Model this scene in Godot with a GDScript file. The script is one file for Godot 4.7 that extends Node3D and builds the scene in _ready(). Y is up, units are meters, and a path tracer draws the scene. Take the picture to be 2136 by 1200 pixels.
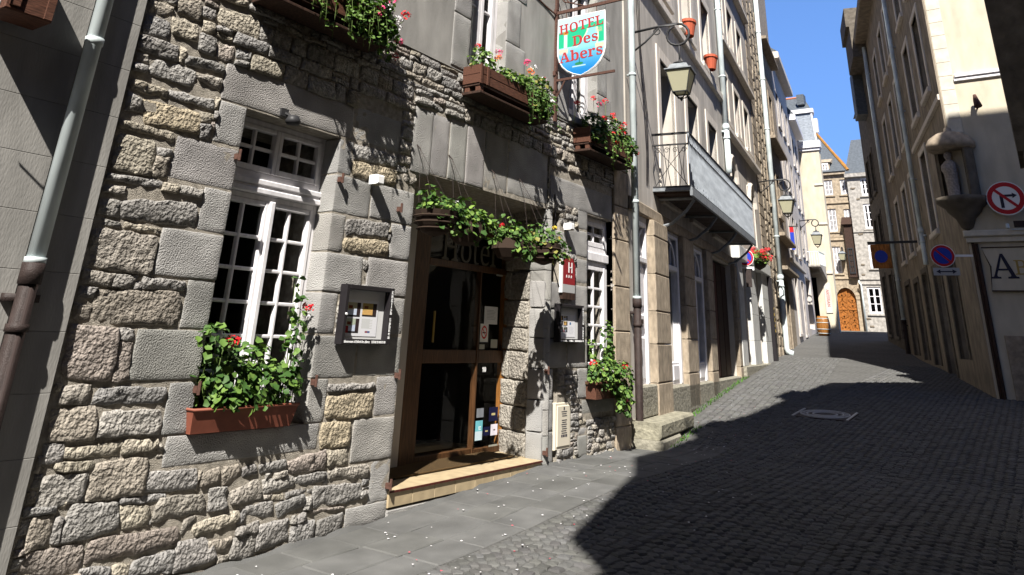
extends Node3D
# A narrow sloping street of stone houses in full sun, seen from its shaded side.
# Axes: x runs up the street along the hotel's wall, y is up, z comes out of the hotel's wall. Metres.

var M := {}
var T := {}
var rng := RandomNumberGenerator.new()
var noise := FastNoiseLite.new()
const ALONG := Vector3(0.9878, 0, -0.1556)      # the houses past the hotel turn a little to the left
const GX := [-40.0, -10.0, 0.0, 4.0, 5.1, 7.4, 9.8, 13.3, 17.0, 23.0, 27.5, 37.0, 45.0, 55.0, 70.0, 140.0]
const GY := [-2.0, -0.5, -0.15, -0.03, 0.0, 0.135, 0.14, 0.41, 0.68, 1.0, 1.18, 1.85, 2.3, 2.45, 2.5, 2.5]

func ground(x: float) -> float:
	for i in range(1, GX.size()):
		if x < GX[i]:
			var t: float = (x - GX[i - 1]) / (GX[i] - GX[i - 1])
			return lerpf(GY[i - 1], GY[i], clampf(t, 0, 1))
	return GY[-1]

# ---------------------------------------------------------------- helpers
func R(a: float, b: float) -> float: return rng.randf_range(a, b)
func V(x: float, y: float, z: float) -> Vector3: return Vector3(x, y, z)
func lin(r: float, g: float, b: float) -> Color: return Color(r, g, b).linear_to_srgb()

func mb(smooth := false) -> SurfaceTool:
	var st := SurfaceTool.new()
	st.begin(Mesh.PRIMITIVE_TRIANGLES)
	st.set_smooth_group(0 if smooth else -1)
	return st

func tri(st: SurfaceTool, a: Vector3, b: Vector3, c: Vector3):   # counter-clockwise seen from outside
	st.add_vertex(a); st.add_vertex(c); st.add_vertex(b)

func quad(st: SurfaceTool, a: Vector3, b: Vector3, c: Vector3, d: Vector3):
	tri(st, a, b, c); tri(st, a, c, d)

func uvquad(st: SurfaceTool, a: Vector3, b: Vector3, c: Vector3, d: Vector3):   # a is the picture's lower left corner
	var p := [a, b, c, a, c, d]
	var u := [Vector2(0, 1), Vector2(1, 1), Vector2(1, 0), Vector2(0, 1), Vector2(1, 0), Vector2(0, 0)]
	for k in [0, 2, 1, 3, 5, 4]:
		st.set_uv(u[k]); st.add_vertex(p[k])

func box(st: SurfaceTool, a: Vector3, b: Vector3):
	var x0 := minf(a.x, b.x); var x1 := maxf(a.x, b.x)
	var y0 := minf(a.y, b.y); var y1 := maxf(a.y, b.y)
	var z0 := minf(a.z, b.z); var z1 := maxf(a.z, b.z)
	quad(st, V(x0, y0, z1), V(x1, y0, z1), V(x1, y1, z1), V(x0, y1, z1))
	quad(st, V(x1, y0, z0), V(x0, y0, z0), V(x0, y1, z0), V(x1, y1, z0))
	quad(st, V(x1, y0, z1), V(x1, y0, z0), V(x1, y1, z0), V(x1, y1, z1))
	quad(st, V(x0, y0, z0), V(x0, y0, z1), V(x0, y1, z1), V(x0, y1, z0))
	quad(st, V(x0, y1, z1), V(x1, y1, z1), V(x1, y1, z0), V(x0, y1, z0))
	quad(st, V(x0, y0, z0), V(x1, y0, z0), V(x1, y0, z1), V(x0, y0, z1))

func cham(st: SurfaceTool, a: Vector3, b: Vector3, e: float):    # a box whose front and its four edges are chamfered
	var x0 := minf(a.x, b.x); var x1 := maxf(a.x, b.x)
	var y0 := minf(a.y, b.y); var y1 := maxf(a.y, b.y)
	var z0 := minf(a.z, b.z); var z1 := maxf(a.z, b.z)
	var f := [V(x0 + e, y0 + e, z1), V(x1 - e, y0 + e, z1), V(x1 - e, y1 - e, z1), V(x0 + e, y1 - e, z1)]
	var m := [V(x0, y0, z1 - e), V(x1, y0, z1 - e), V(x1, y1, z1 - e), V(x0, y1, z1 - e)]
	var k := [V(x0, y0, z0), V(x1, y0, z0), V(x1, y1, z0), V(x0, y1, z0)]
	quad(st, f[0], f[1], f[2], f[3])
	for i in 4:
		var j := (i + 1) % 4
		quad(st, m[i], m[j], f[j], f[i])
		quad(st, k[i], k[j], m[j], m[i])
	quad(st, k[3], k[2], k[1], k[0])

func tube(st: SurfaceTool, pts: Array, r, n := 8, shut := true):
	var rings := []
	var side := Vector3.ZERO
	for i in pts.size():
		var d: Vector3 = (pts[mini(i + 1, pts.size() - 1)] - pts[maxi(i - 1, 0)]).normalized()
		if side == Vector3.ZERO:
			side = d.cross(Vector3.UP if absf(d.y) < 0.9 else Vector3.RIGHT).normalized()
		else:
			side = (side - d * side.dot(d)).normalized()
		var up := side.cross(d)
		var rad: float = r[i] if r is Array else r
		var ring := []
		for k in n:
			var t := TAU * k / n
			ring.append(pts[i] + (side * cos(t) + up * sin(t)) * rad)
		rings.append(ring)
	for i in pts.size() - 1:
		for k in n:
			var l := (k + 1) % n
			quad(st, rings[i][l], rings[i][k], rings[i + 1][k], rings[i + 1][l])
	if shut:
		for k in range(1, n - 1):
			tri(st, rings[0][0], rings[0][k], rings[0][k + 1])
			tri(st, rings[-1][0], rings[-1][k + 1], rings[-1][k])

func lathe(st: SurfaceTool, prof: Array, at: Vector3, n := 16, squash := 1.0):   # profile of Vector2(radius, height), from below
	for i in prof.size() - 1:
		for k in n:
			var t0 := TAU * k / n; var t1 := TAU * (k + 1) / n
			var p: Vector2 = prof[i]; var q: Vector2 = prof[i + 1]
			var a := at + V(cos(t0) * p.x, p.y, sin(t0) * p.x * squash); var b := at + V(cos(t1) * p.x, p.y, sin(t1) * p.x * squash)
			var c := at + V(cos(t1) * q.x, q.y, sin(t1) * q.x * squash); var d := at + V(cos(t0) * q.x, q.y, sin(t0) * q.x * squash)
			if q.x > 0.0001: tri(st, a, d, c)
			if p.x > 0.0001: tri(st, a, c, b)

func prism(st: SurfaceTool, pts: Array, z0: float, z1: float, uv := false):      # a polygon in x and y, counter-clockwise from the front, pushed from z0 to z1
	var flat := PackedVector2Array(pts)
	var lo: Vector2 = pts[0]; var hi: Vector2 = pts[0]
	for p in pts:
		lo = lo.min(p); hi = hi.max(p)
	var ids := Geometry2D.triangulate_polygon(flat)
	for i in range(0, ids.size(), 3):
		var t := [flat[ids[i]], flat[ids[i + 1]], flat[ids[i + 2]]]
		if (t[1] - t[0]).cross(t[2] - t[0]) < 0: t.reverse()
		for front in [true, false]:
			for k in ([0, 2, 1] if front else [0, 1, 2]):
				if uv:
					var u: Vector2 = (t[k] - lo) / (hi - lo)
					st.set_uv(Vector2(u.x if front else 1.0 - u.x, 1.0 - u.y))
				st.add_vertex(V(t[k].x, t[k].y, z1 if front else z0))
	for i in pts.size():
		var a: Vector2 = pts[i]; var b: Vector2 = pts[(i + 1) % pts.size()]
		if uv: st.set_uv(Vector2(0.001, 0.001))
		quad(st, V(a.x, a.y, z0), V(b.x, b.y, z0), V(b.x, b.y, z1), V(a.x, a.y, z1))

func xprism(st: SurfaceTool, pts: Array, x0: float, x1: float):   # a profile of Vector2(z, y) run along x
	var flat := PackedVector2Array(pts)
	var ids := Geometry2D.triangulate_polygon(flat)
	for i in range(0, ids.size(), 3):
		var t := [flat[ids[i]], flat[ids[i + 1]], flat[ids[i + 2]]]
		if (t[1] - t[0]).cross(t[2] - t[0]) < 0: t.reverse()
		tri(st, V(x0, t[0].y, t[0].x), V(x0, t[1].y, t[1].x), V(x0, t[2].y, t[2].x))
		tri(st, V(x1, t[0].y, t[0].x), V(x1, t[2].y, t[2].x), V(x1, t[1].y, t[1].x))
	var turn := 0.0
	for i in pts.size(): turn += pts[i].cross(pts[(i + 1) % pts.size()])
	for i in pts.size():
		var a: Vector2 = pts[i]; var b: Vector2 = pts[(i + 1) % pts.size()]
		if turn > 0:
			quad(st, V(x0, a.y, a.x), V(x1, a.y, a.x), V(x1, b.y, b.x), V(x0, b.y, b.x))
		else:
			quad(st, V(x0, b.y, b.x), V(x1, b.y, b.x), V(x1, a.y, a.x), V(x0, a.y, a.x))

var taken := {}
func numbered(called: String) -> String:
	var n: int = taken.get(called, 0)
	taken[called] = n + 1
	return called if n == 0 else "%s_%03d" % [called, n]

func thing(called: String, label: String, category: String, group := "", at := Vector3.ZERO, basis_ := Basis()) -> Node3D:
	var o := Node3D.new()
	o.name = numbered(called)
	add_child(o)
	o.transform = Transform3D(basis_, at)
	o.set_meta("label", label); o.set_meta("category", category)
	if group: o.set_meta("group", group)
	return o

func obj(called: String, st, material: Material, parent: Node) -> MeshInstance3D:
	var o := MeshInstance3D.new()
	if st is SurfaceTool:
		st.generate_normals()
		o.mesh = st.commit()
	else:
		o.mesh = st
	o.material_override = material
	var n: int = parent.get_meta("n_" + called, 0)
	parent.set_meta("n_" + called, n + 1)
	o.name = called if n == 0 else "%s_%03d" % [called, n]
	parent.add_child(o, true)
	return o

func bx(called: String, a: Vector3, b: Vector3, m: Material, parent: Node) -> MeshInstance3D:
	var st := mb(); box(st, a, b)
	return obj(called, st, m, parent)

func stuff(o: Node) -> Node:
	o.set_meta("kind", "stuff"); return o

func copy_of(src: Node3D, label: String, at: Vector3, turn := 0.0) -> Node3D:
	var c: Node3D = src.duplicate()
	c.name = numbered(str(src.name))
	add_child(c)
	c.transform = Transform3D(Basis(Vector3.UP, turn), at)
	c.set_meta("label", label)
	return c

# ---------------------------------------------------------------- materials
func noise_tex(kind: int, freq: float, oct: int, lo: float, hi: float, size := 512, seed_ := 1, mid := 0.5) -> NoiseTexture2D:
	var n := FastNoiseLite.new()
	n.noise_type = kind; n.frequency = freq; n.seed = seed_
	n.fractal_type = FastNoiseLite.FRACTAL_FBM if oct > 1 else FastNoiseLite.FRACTAL_NONE
	n.fractal_octaves = oct
	var t := NoiseTexture2D.new()
	t.width = size; t.height = size; t.seamless = true; t.noise = n; t.normalize = true
	var g := Gradient.new()
	g.set_color(0, Color(lo, lo, lo)); g.set_color(1, Color(hi, hi, hi))
	g.add_point(mid, Color((lo + hi) / 2, (lo + hi) / 2, (lo + hi) / 2))
	t.color_ramp = g
	return t

func mat(called: String, c: Color, rough := 0.9, tex := "", ts := Vector3.ONE, bump := "", bh := 0.0, over := "", os := Vector3.ONE, metal := 0.0) -> StandardMaterial3D:
	var m := StandardMaterial3D.new()
	m.resource_name = called
	m.albedo_color = c; m.roughness = rough; m.metallic = metal
	m.metallic_specular = 0.35
	m.vertex_color_use_as_albedo = true
	if tex or bump:
		m.uv1_triplanar = true; m.uv1_world_triplanar = true; m.uv1_scale = ts; m.uv1_triplanar_sharpness = 4.0
	if tex: m.albedo_texture = T[tex]
	if bump:
		m.heightmap_enabled = true; m.heightmap_texture = T[bump]; m.heightmap_scale = bh
	if over:
		m.detail_enabled = true; m.detail_albedo = T[over]; m.detail_blend_mode = BaseMaterial3D.BLEND_MODE_MUL
		m.detail_uv_layer = BaseMaterial3D.DETAIL_UV_2; m.uv2_triplanar = true; m.uv2_world_triplanar = true; m.uv2_scale = os
	M[called] = m
	return m

func print_mat(called: String, im: Image, rough := 0.6) -> StandardMaterial3D:
	var m := StandardMaterial3D.new()
	m.resource_name = called; m.roughness = rough; m.metallic_specular = 0.3
	m.albedo_texture = ImageTexture.create_from_image(im)
	M[called] = m
	return m

func materials():
	var S := FastNoiseLite.TYPE_SIMPLEX_SMOOTH
	T.speck = noise_tex(S, 0.22, 3, 0.72, 1.0, 512, 3)
	T.grain = noise_tex(S, 0.12, 4, 0.0, 1.0, 512, 5)
	T.rock = noise_tex(S, 0.02, 6, 0.0, 1.0, 512, 7)
	T.mottle = noise_tex(S, 0.012, 5, 0.72, 1.0, 512, 9)
	T.cloud = noise_tex(S, 0.006, 4, 0.78, 1.0, 512, 11)
	T.soft = noise_tex(S, 0.008, 5, 0.86, 1.0, 512, 13)
	T.wood = noise_tex(S, 0.03, 4, 0.55, 1.0, 512, 15)
	T.pits = noise_tex(FastNoiseLite.TYPE_CELLULAR, 0.05, 2, 0.0, 1.0, 512, 17)
	mat("granite", lin(0.56, 0.545, 0.525), 0.92, "speck", V(1.2, 1.2, 1.2), "grain", 0.6, "cloud", V(0.7, 0.7, 0.7))
	mat("rubble", lin(1, 1, 1), 0.95, "mottle", V(2.6, 2.6, 2.6), "rock", 1.9, "soft", V(0.6, 0.6, 0.6))
	mat("mortar", lin(0.46, 0.415, 0.35), 0.97, "mottle", V(2.0, 2.0, 2.0), "grain", 1.0)
	mat("stucco_grey", lin(0.42, 0.405, 0.38), 0.93, "soft", V(1.2, 0.35, 1.2), "grain", 0.12, "cloud", V(0.5, 0.16, 0.5))
	mat("stucco_beige", lin(0.68, 0.625, 0.56), 0.93, "soft", V(0.9, 0.3, 0.9), "grain", 0.12, "cloud", V(0.35, 0.1, 0.35))
	mat("stucco_warm", lin(0.66, 0.60, 0.535), 0.93, "soft", V(0.9, 0.3, 0.9), "grain", 0.12, "cloud", V(0.3, 0.1, 0.3))
	mat("surround", lin(0.70, 0.635, 0.56), 0.92, "soft", V(1.2, 0.5, 1.2), "grain", 0.1)
	mat("stucco_pink", lin(0.60, 0.55, 0.51), 0.93, "soft", V(0.5, 0.2, 0.5))
	mat("stucco_cream", lin(0.60, 0.53, 0.41), 0.93, "soft", V(0.6, 0.25, 0.6), "grain", 0.1)
	mat("cream_trim", lin(0.66, 0.61, 0.51), 0.9, "soft", V(0.8, 0.8, 0.8))
	mat("stone_tan", lin(0.50, 0.41, 0.31), 0.94, "mottle", V(1.0, 1.0, 1.0), "grain", 0.5, "soft", V(0.4, 0.4, 0.4))
	mat("stone_brown", lin(0.46, 0.375, 0.275), 0.94, "mottle", V(0.7, 0.7, 0.7), "grain", 0.4)
	mat("stone_pale", lin(0.46, 0.43, 0.39), 0.94, "mottle", V(0.7, 0.7, 0.7))
	mat("pillar", lin(0.56, 0.46, 0.345), 0.93, "mottle", V(1.6, 0.8, 1.6), "grain", 0.6, "soft", V(0.8, 0.3, 0.8))
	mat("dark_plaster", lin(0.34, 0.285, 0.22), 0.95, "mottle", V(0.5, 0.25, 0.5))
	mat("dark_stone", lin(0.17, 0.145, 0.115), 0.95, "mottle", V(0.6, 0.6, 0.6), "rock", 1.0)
	mat("white_paint", lin(0.80, 0.78, 0.80), 0.5, "soft", V(3, 1, 3))
	mat("white_shop", lin(0.62, 0.62, 0.60), 0.6, "soft", V(1, 0.6, 1))
	mat("white_plastic", lin(0.8, 0.8, 0.8), 0.4)
	mat("shaded_door_wood", lin(0.13, 0.06, 0.024), 0.5, "wood", V(3, 0.25, 3))  # the orange door wood again, with the doorway's shade put into its colour
	mat("balcony_paint", lin(0.32, 0.35, 0.39), 0.5, "cloud", V(2, 2, 2))
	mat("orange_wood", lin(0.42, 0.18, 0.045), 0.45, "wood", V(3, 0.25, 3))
	mat("gate_wood", lin(0.50, 0.18, 0.035), 0.6, "wood", V(1.2, 0.3, 1.2))
	mat("planter_wood", lin(0.155, 0.065, 0.04), 0.75, "wood", V(0.8, 5, 5), "wood", 0.2)
	mat("dark_wood", lin(0.075, 0.04, 0.028), 0.7, "wood", V(2, 0.4, 2))
	mat("red_wood", lin(0.13, 0.025, 0.018), 0.6, "wood", V(2, 0.4, 2))
	mat("terracotta", lin(0.25, 0.08, 0.05), 0.55, "soft", V(2, 2, 2))
	mat("terracotta_red", lin(0.45, 0.10, 0.05), 0.7)
	mat("zinc", lin(0.72, 0.80, 0.81), 0.5, "cloud", V(2, 0.6, 2), "", 0.0, "", V(1, 1, 1), 0.08)
	mat("cast_iron", lin(0.042, 0.028, 0.025), 0.6, "mottle", V(3, 1.5, 3), "grain", 0.3)
	mat("rust_iron", lin(0.12, 0.06, 0.045), 0.75, "mottle", V(5, 5, 5))
	mat("black_iron", lin(0.03, 0.03, 0.032), 0.5)
	mat("grey_iron", lin(0.25, 0.27, 0.29), 0.55, "cloud", V(2, 2, 2))
	mat("frame_black", lin(0.018, 0.016, 0.018), 0.4)
	mat("lamp_glass", lin(0.46, 0.44, 0.31), 0.35)
	M.lamp_glass.backlight_enabled = true; M.lamp_glass.backlight = lin(0.5, 0.48, 0.35)
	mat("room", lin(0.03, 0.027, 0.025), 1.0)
	mat("curtain", lin(0.75, 0.77, 0.78), 0.9, "wood", V(6, 0.3, 6))
	mat("slate", lin(0.12, 0.135, 0.15), 0.6, "mottle", V(0.8, 2.0, 0.8))
	mat("slate_pale", lin(0.30, 0.33, 0.37), 0.6, "mottle", V(0.8, 2.0, 0.8))
	mat("lichen", lin(0.42, 0.20, 0.045), 0.9, "mottle", V(0.5, 0.5, 0.5))
	mat("brick_pot", lin(0.42, 0.17, 0.09), 0.9)
	mat("sett", lin(1, 1, 1), 0.82, "speck", V(2.5, 2.5, 2.5), "grain", 0.5, "soft", V(0.5, 0.5, 0.5))
	mat("street", lin(0.165, 0.162, 0.155), 0.92, "mottle", V(1.4, 1.4, 1.4), "pits", 1.5, "soft", V(0.12, 0.12, 0.12))
	mat("slab", lin(0.21, 0.21, 0.205), 0.85, "speck", V(2, 2, 2), "grain", 0.4, "cloud", V(0.6, 0.6, 0.6))
	mat("tile_cream", lin(0.48, 0.38, 0.24), 0.5, "soft", V(1.5, 1.5, 1.5))
	mat("doormat", lin(0.46, 0.28, 0.11), 1.0, "grain", V(4, 4, 4), "grain", 1.0)
	mat("meter_beige", lin(0.60, 0.55, 0.45), 0.6)
	mat("step_stone", lin(0.40, 0.375, 0.30), 0.93, "mottle", V(1.5, 1.5, 1.5), "rock", 0.8, "soft", V(1, 1, 1))
	mat("petal", lin(1, 1, 1), 0.7)
	M.petal.backlight_enabled = true; M.petal.backlight = Color(0.35, 0.35, 0.35)
	mat("leaf", lin(1, 1, 1), 0.55)
	M.leaf.backlight_enabled = true; M.leaf.backlight = Color(0.5, 0.55, 0.2)
	mat("stem", lin(0.10, 0.15, 0.04), 0.7)
	mat("soil", lin(0.03, 0.02, 0.015), 1.0)
	mat("basket", lin(0.035, 0.022, 0.015), 0.9)
	mat("ink_white", lin(0.75, 0.75, 0.75), 0.6)
	mat("ink_dark", lin(0.02, 0.02, 0.04), 0.6)
	mat("ink_red", lin(0.34, 0.03, 0.03), 0.55)
	mat("dim_letters", lin(0.085, 0.075, 0.05), 0.6)
	mat("ink_gold", lin(0.35, 0.24, 0.06), 0.5)
	mat("sign_red", lin(0.42, 0.012, 0.018), 0.45)
	mat("sign_blue", lin(0.015, 0.04, 0.36), 0.45)
	mat("sign_white", lin(0.75, 0.75, 0.75), 0.45)
	mat("plaque_red", lin(0.25, 0.02, 0.025), 0.4)
	mat("plaque_grey", lin(0.38, 0.38, 0.38), 0.5)
	mat("statue", lin(0.42, 0.37, 0.34), 0.85, "mottle", V(3, 3, 3))
	mat("paper", lin(0.72, 0.72, 0.72), 0.8)
	mat("blind", lin(0.42, 0.50, 0.60), 0.7, "soft", V(1, 0.4, 1))
	var g := StandardMaterial3D.new()
	g.resource_name = "glass"; g.transparency = BaseMaterial3D.TRANSPARENCY_ALPHA
	g.albedo_color = Color(0.1, 0.1, 0.1, 0.03); g.roughness = 0.03; g.metallic_specular = 0.22
	M.glass = g

# ---------------------------------------------------------------- walls, windows
func holed(st: SurfaceTool, r: Rect2, holes: Array, z0: float, z1: float):     # a slab with openings, cut into cells
	var xs := [r.position.x, r.end.x]; var ys := [r.position.y, r.end.y]
	for h in holes:
		for x in [h.position.x, h.end.x]:
			if x > r.position.x and x < r.end.x and not x in xs: xs.append(x)
		for y in [h.position.y, h.end.y]:
			if y > r.position.y and y < r.end.y and not y in ys: ys.append(y)
	xs.sort(); ys.sort()
	for i in xs.size() - 1:
		var start := -1
		for j in ys.size():
			var open := j == ys.size() - 1
			if not open:
				var c := Vector2((xs[i] + xs[i + 1]) / 2, (ys[j] + ys[j + 1]) / 2)
				for h in holes:
					if h.has_point(c): open = true
			if open and start >= 0:
				box(st, V(xs[i], ys[start], z0), V(xs[i + 1], ys[j], z1)); start = -1
			elif not open and start < 0:
				start = j

func shell(parent: Node3D, w: float, y0: float, y1: float, depth: float, holes: Array, m: Material, thick := 0.35, called := "wall"):   # front wall with openings, closed behind
	var st := mb()
	holed(st, Rect2(0, y0, w, y1 - y0), holes, -thick, 0.0)
	obj(called, st, m, parent)
	st = mb()
	box(st, V(0, y0, -depth), V(0.3, y1, -thick)); box(st, V(w - 0.3, y0, -depth), V(w, y1, -thick))
	box(st, V(0.3, y0, -depth), V(w - 0.3, y1, -depth + 0.3))
	box(st, V(0.3, y1 - 0.3, -depth + 0.3), V(w - 0.3, y1, -thick)); box(st, V(0.3, y0, -depth + 0.3), V(w - 0.3, y0 + 0.1, -thick))
	obj("side_and_back_walls", st, m, parent)

func window(parent: Node3D, r: Rect2, z: float, leaves: int, cols: int, rows: int, m: Material, fw := 0.05, bar := 0.022, with_curtain := false, called := "window") -> MeshInstance3D:
	var x0 := r.position.x; var x1 := r.end.x; var y0 := r.position.y; var y1 := r.end.y
	var st := mb()
	cham(st, V(x0, y0, z - 0.03), V(x0 + fw, y1, z + 0.03), 0.006); cham(st, V(x1 - fw, y0, z - 0.03), V(x1, y1, z + 0.03), 0.006)
	cham(st, V(x0 + fw, y0, z - 0.03), V(x1 - fw, y0 + fw * 1.2, z + 0.03), 0.006); cham(st, V(x0 + fw, y1 - fw, z - 0.03), V(x1 - fw, y1, z + 0.03), 0.006)
	var o := obj(called, st, m, parent)
	var lw := (x1 - x0 - 2 * fw) / leaves
	for l in leaves:
		var a := x0 + fw + l * lw; var b := a + lw
		var s := fw * 0.8
		st = mb()
		cham(st, V(a, y0 + fw * 1.2, z - 0.02), V(a + s, y1 - fw, z + 0.038), 0.005); cham(st, V(b - s, y0 + fw * 1.2, z - 0.02), V(b, y1 - fw, z + 0.038), 0.005)
		cham(st, V(a + s, y0 + fw * 1.2, z - 0.02), V(b - s, y0 + fw * 1.2 + s * 1.3, z + 0.034), 0.005); cham(st, V(a + s, y1 - fw - s, z - 0.02), V(b - s, y1 - fw, z + 0.034), 0.005)
		obj("casement", st, m, o)
		var pa := a + s; var pb := b - s; var qa := y0 + fw * 1.2 + s * 1.3; var qb := y1 - fw - s
		for i in range(1, cols):
			var x := lerpf(pa, pb, float(i) / cols)
			st = mb(); cham(st, V(x - bar / 2, qa, z - 0.012), V(x + bar / 2, qb, z + 0.022), 0.006); obj("glazing_bar", st, m, o)
		for j in range(1, rows):
			var y := lerpf(qa, qb, float(j) / rows)
			st = mb(); cham(st, V(pa, y - bar / 2, z - 0.01), V(pb, y + bar / 2, z + 0.019), 0.006); obj("glazing_bar", st, m, o)
		for i in cols:
			for j in rows:
				var u0 := lerpf(pa, pb, float(i) / cols) ; var u1 := lerpf(pa, pb, (i + 1.0) / cols)
				var v0 := lerpf(qa, qb, float(j) / rows); var v1 := lerpf(qa, qb, (j + 1.0) / rows)
				st = mb(); quad(st, V(u0, v0, z), V(u1, v0, z), V(u1, v1, z), V(u0, v1, z)); obj("pane", st, M.glass, o)
	if with_curtain:
		st = mb(true)
		for k in 24:
			var u0 := lerpf(x0 + fw, x1 - fw, k / 24.0); var u1 := lerpf(x0 + fw, x1 - fw, (k + 1) / 24.0)
			quad(st, V(u0, y0, z - 0.16 + 0.025 * sin(k * 1.7)), V(u1, y0, z - 0.16 + 0.025 * sin((k + 1) * 1.7)), V(u1, y1, z - 0.16 + 0.025 * sin((k + 1) * 1.7)), V(u0, y1, z - 0.16 + 0.025 * sin(k * 1.7)))
		obj("curtain", st, M.curtain, o)
	return o

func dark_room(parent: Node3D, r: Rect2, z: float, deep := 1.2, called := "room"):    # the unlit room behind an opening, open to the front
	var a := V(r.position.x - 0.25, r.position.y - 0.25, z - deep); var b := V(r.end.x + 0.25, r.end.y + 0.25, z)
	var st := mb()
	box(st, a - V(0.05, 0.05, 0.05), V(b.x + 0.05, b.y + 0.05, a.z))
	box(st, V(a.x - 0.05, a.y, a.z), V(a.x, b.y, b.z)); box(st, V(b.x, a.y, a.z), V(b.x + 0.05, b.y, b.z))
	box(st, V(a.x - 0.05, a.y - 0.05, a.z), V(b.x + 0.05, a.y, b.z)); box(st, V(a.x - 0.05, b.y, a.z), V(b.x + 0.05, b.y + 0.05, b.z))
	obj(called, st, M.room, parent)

# ---------------------------------------------------------------- stones
const TONES := [Vector3(0.50, 0.475, 0.44), Vector3(0.46, 0.44, 0.415), Vector3(0.53, 0.485, 0.425), Vector3(0.43, 0.415, 0.40), Vector3(0.50, 0.445, 0.375), Vector3(0.46, 0.40, 0.355), Vector3(0.56, 0.505, 0.41), Vector3(0.48, 0.455, 0.43), Vector3(0.52, 0.49, 0.45), Vector3(0.40, 0.38, 0.36)]
func tone() -> Color:
	var t: Vector3 = TONES[rng.randi() % TONES.size()] * R(0.84, 1.14)
	return Color(t.x, t.y, t.z)

func rock(pts: Array, deep := 0.03, proud := 0.02, col := Color(0, 0, 0), rough := 1.0, into: SurfaceTool = null) -> SurfaceTool:     # a rough stone on a four-cornered outline: lower left, lower right, upper right, upper left
	var st := into if into else mb(true)
	st.set_smooth_group(0)
	st.set_color(col if col.r > 0 else tone())
	var w: float = (pts[1] - pts[0]).length(); var h: float = (pts[3] - pts[0]).length()
	var nu := clampi(int(w / 0.036), 2, 12); var nv := clampi(int(h / 0.036), 2, 9)
	var eu := clampf(0.009 / w, 0.02, 0.16); var ev := clampf(0.009 / h, 0.02, 0.16)
	var us := [0.0, eu * 0.3]; var vs := [0.0, ev * 0.3]
	for i in nu + 1: us.append(lerpf(eu, 1 - eu, float(i) / nu))
	for i in nv + 1: vs.append(lerpf(ev, 1 - ev, float(i) / nv))
	us.append_array([1.0 - eu * 0.3, 1.0]); vs.append_array([1.0 - ev * 0.3, 1.0])
	var tilt := Vector2(R(-1, 1), R(-1, 1)) * 0.007 * rough
	var big := R(0.6, 1.3)
	var g := []
	for j in vs.size():
		var row := []
		for i in us.size():
			var u: float = us[i]; var v: float = vs[j]
			var p: Vector2 = pts[0].lerp(pts[1], u).lerp(pts[3].lerp(pts[2], u), v)
			var c := Vector2(u - 0.5, v - 0.5) * 2.0
			var k := absf(c.x * c.y); k = k * k * k            # rounds the corners off
			p = p.lerp((pts[0] + pts[1] + pts[2] + pts[3]) / 4.0, k * 0.07 * rough)
			p += Vector2(noise.get_noise_3d(p.x * 9, p.y * 9, 3.0), noise.get_noise_3d(p.x * 9, p.y * 9, 40.0)) * 0.013 * rough
			var edge: bool = i == 0 or j == 0 or i == us.size() - 1 or j == vs.size() - 1
			var near: bool = i == 1 or j == 1 or i == us.size() - 2 or j == vs.size() - 2
			var z := -deep
			if not edge:
				z = proud + (noise.get_noise_3d(p.x * 7, p.y * 9, 90.0) * 0.013 * big + noise.get_noise_3d(p.x * 20, p.y * 26, 11.0) * 0.013) * rough + tilt.x * c.x + tilt.y * c.y
				if near: z -= 0.002 + 0.005 * rough
				z = maxf(z, -deep + 0.014)
			row.append(V(p.x, p.y, z))
		g.append(row)
	for j in vs.size() - 1:
		for i in us.size() - 1:
			quad(st, g[j][i], g[j][i + 1], g[j + 1][i + 1], g[j + 1][i])
	return st

func dressed(st: SurfaceTool, x0: float, y0: float, x1: float, y1: float, z0: float, z1: float):
	var t := R(0.84, 1.12)
	var e := 0.0025
	rock([Vector2(x0 - e, y0 - e), Vector2(x1 + e, y0 - e), Vector2(x1 + e, y1 + e), Vector2(x0 - e, y1 + e)], -z0, z1, Color(t * R(0.98, 1.03), t, t * R(0.96, 1.02)), 0.2, st)

func fill_rubble(parent: Node3D, area: Rect2, blocked: Array, h0: float, h1: float, w0: float, w1: float, called := "stone", gap := 0.014, most := 260, proud := 0.014):    # small coursed rubble wherever nothing else stands
	var y := area.position.y
	var n := 0
	while y < area.end.y - 0.03:
		var h := minf(R(h0, h1), area.end.y - y)
		var free := [Vector2(area.position.x, area.end.x)]
		for b in blocked:
			var over: float = minf(b.end.y, y + h) - maxf(b.position.y, y)
			if over < h * 0.18: continue
			var next := []
			for f in free:
				if b.end.x <= f.x or b.position.x >= f.y: next.append(f); continue
				if b.position.x - f.x > 0.035: next.append(Vector2(f.x, b.position.x))
				if f.y - b.end.x > 0.035: next.append(Vector2(b.end.x, f.y))
			free = next
		for f in free:
			var x: float = f.x
			while x < f.y - 0.03:
				var w := R(w0, w1)
				if f.y - x - w < w0 * 0.7: w = f.y - x
				var cuts := [[0.0, 1.0]]
				if h > 0.085 and rng.randf() < 0.35:
					var c := R(0.35, 0.65)
					cuts = [[0.0, c], [c, 1.0]]
				for c in cuts:
					var g := gap / 2
					var ya: float = y + h * c[0] + g; var yb: float = y + h * c[1] - g
					var sk := R(-0.014, 0.014); var jl := R(-0.008, 0.008); var jr := R(-0.008, 0.008)
					var st := rock([Vector2(x + g, ya + jl), Vector2(x + w - g, ya + jr), Vector2(x + w - g + sk, yb + jr), Vector2(x + g + sk, yb + jl)], 0.03, R(proud - 0.010, proud + 0.014))
					if n < most: obj(called, st, M.rubble, parent)
					else: rest_of(parent, st)
					n += 1
				x += w
		y += h

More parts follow.
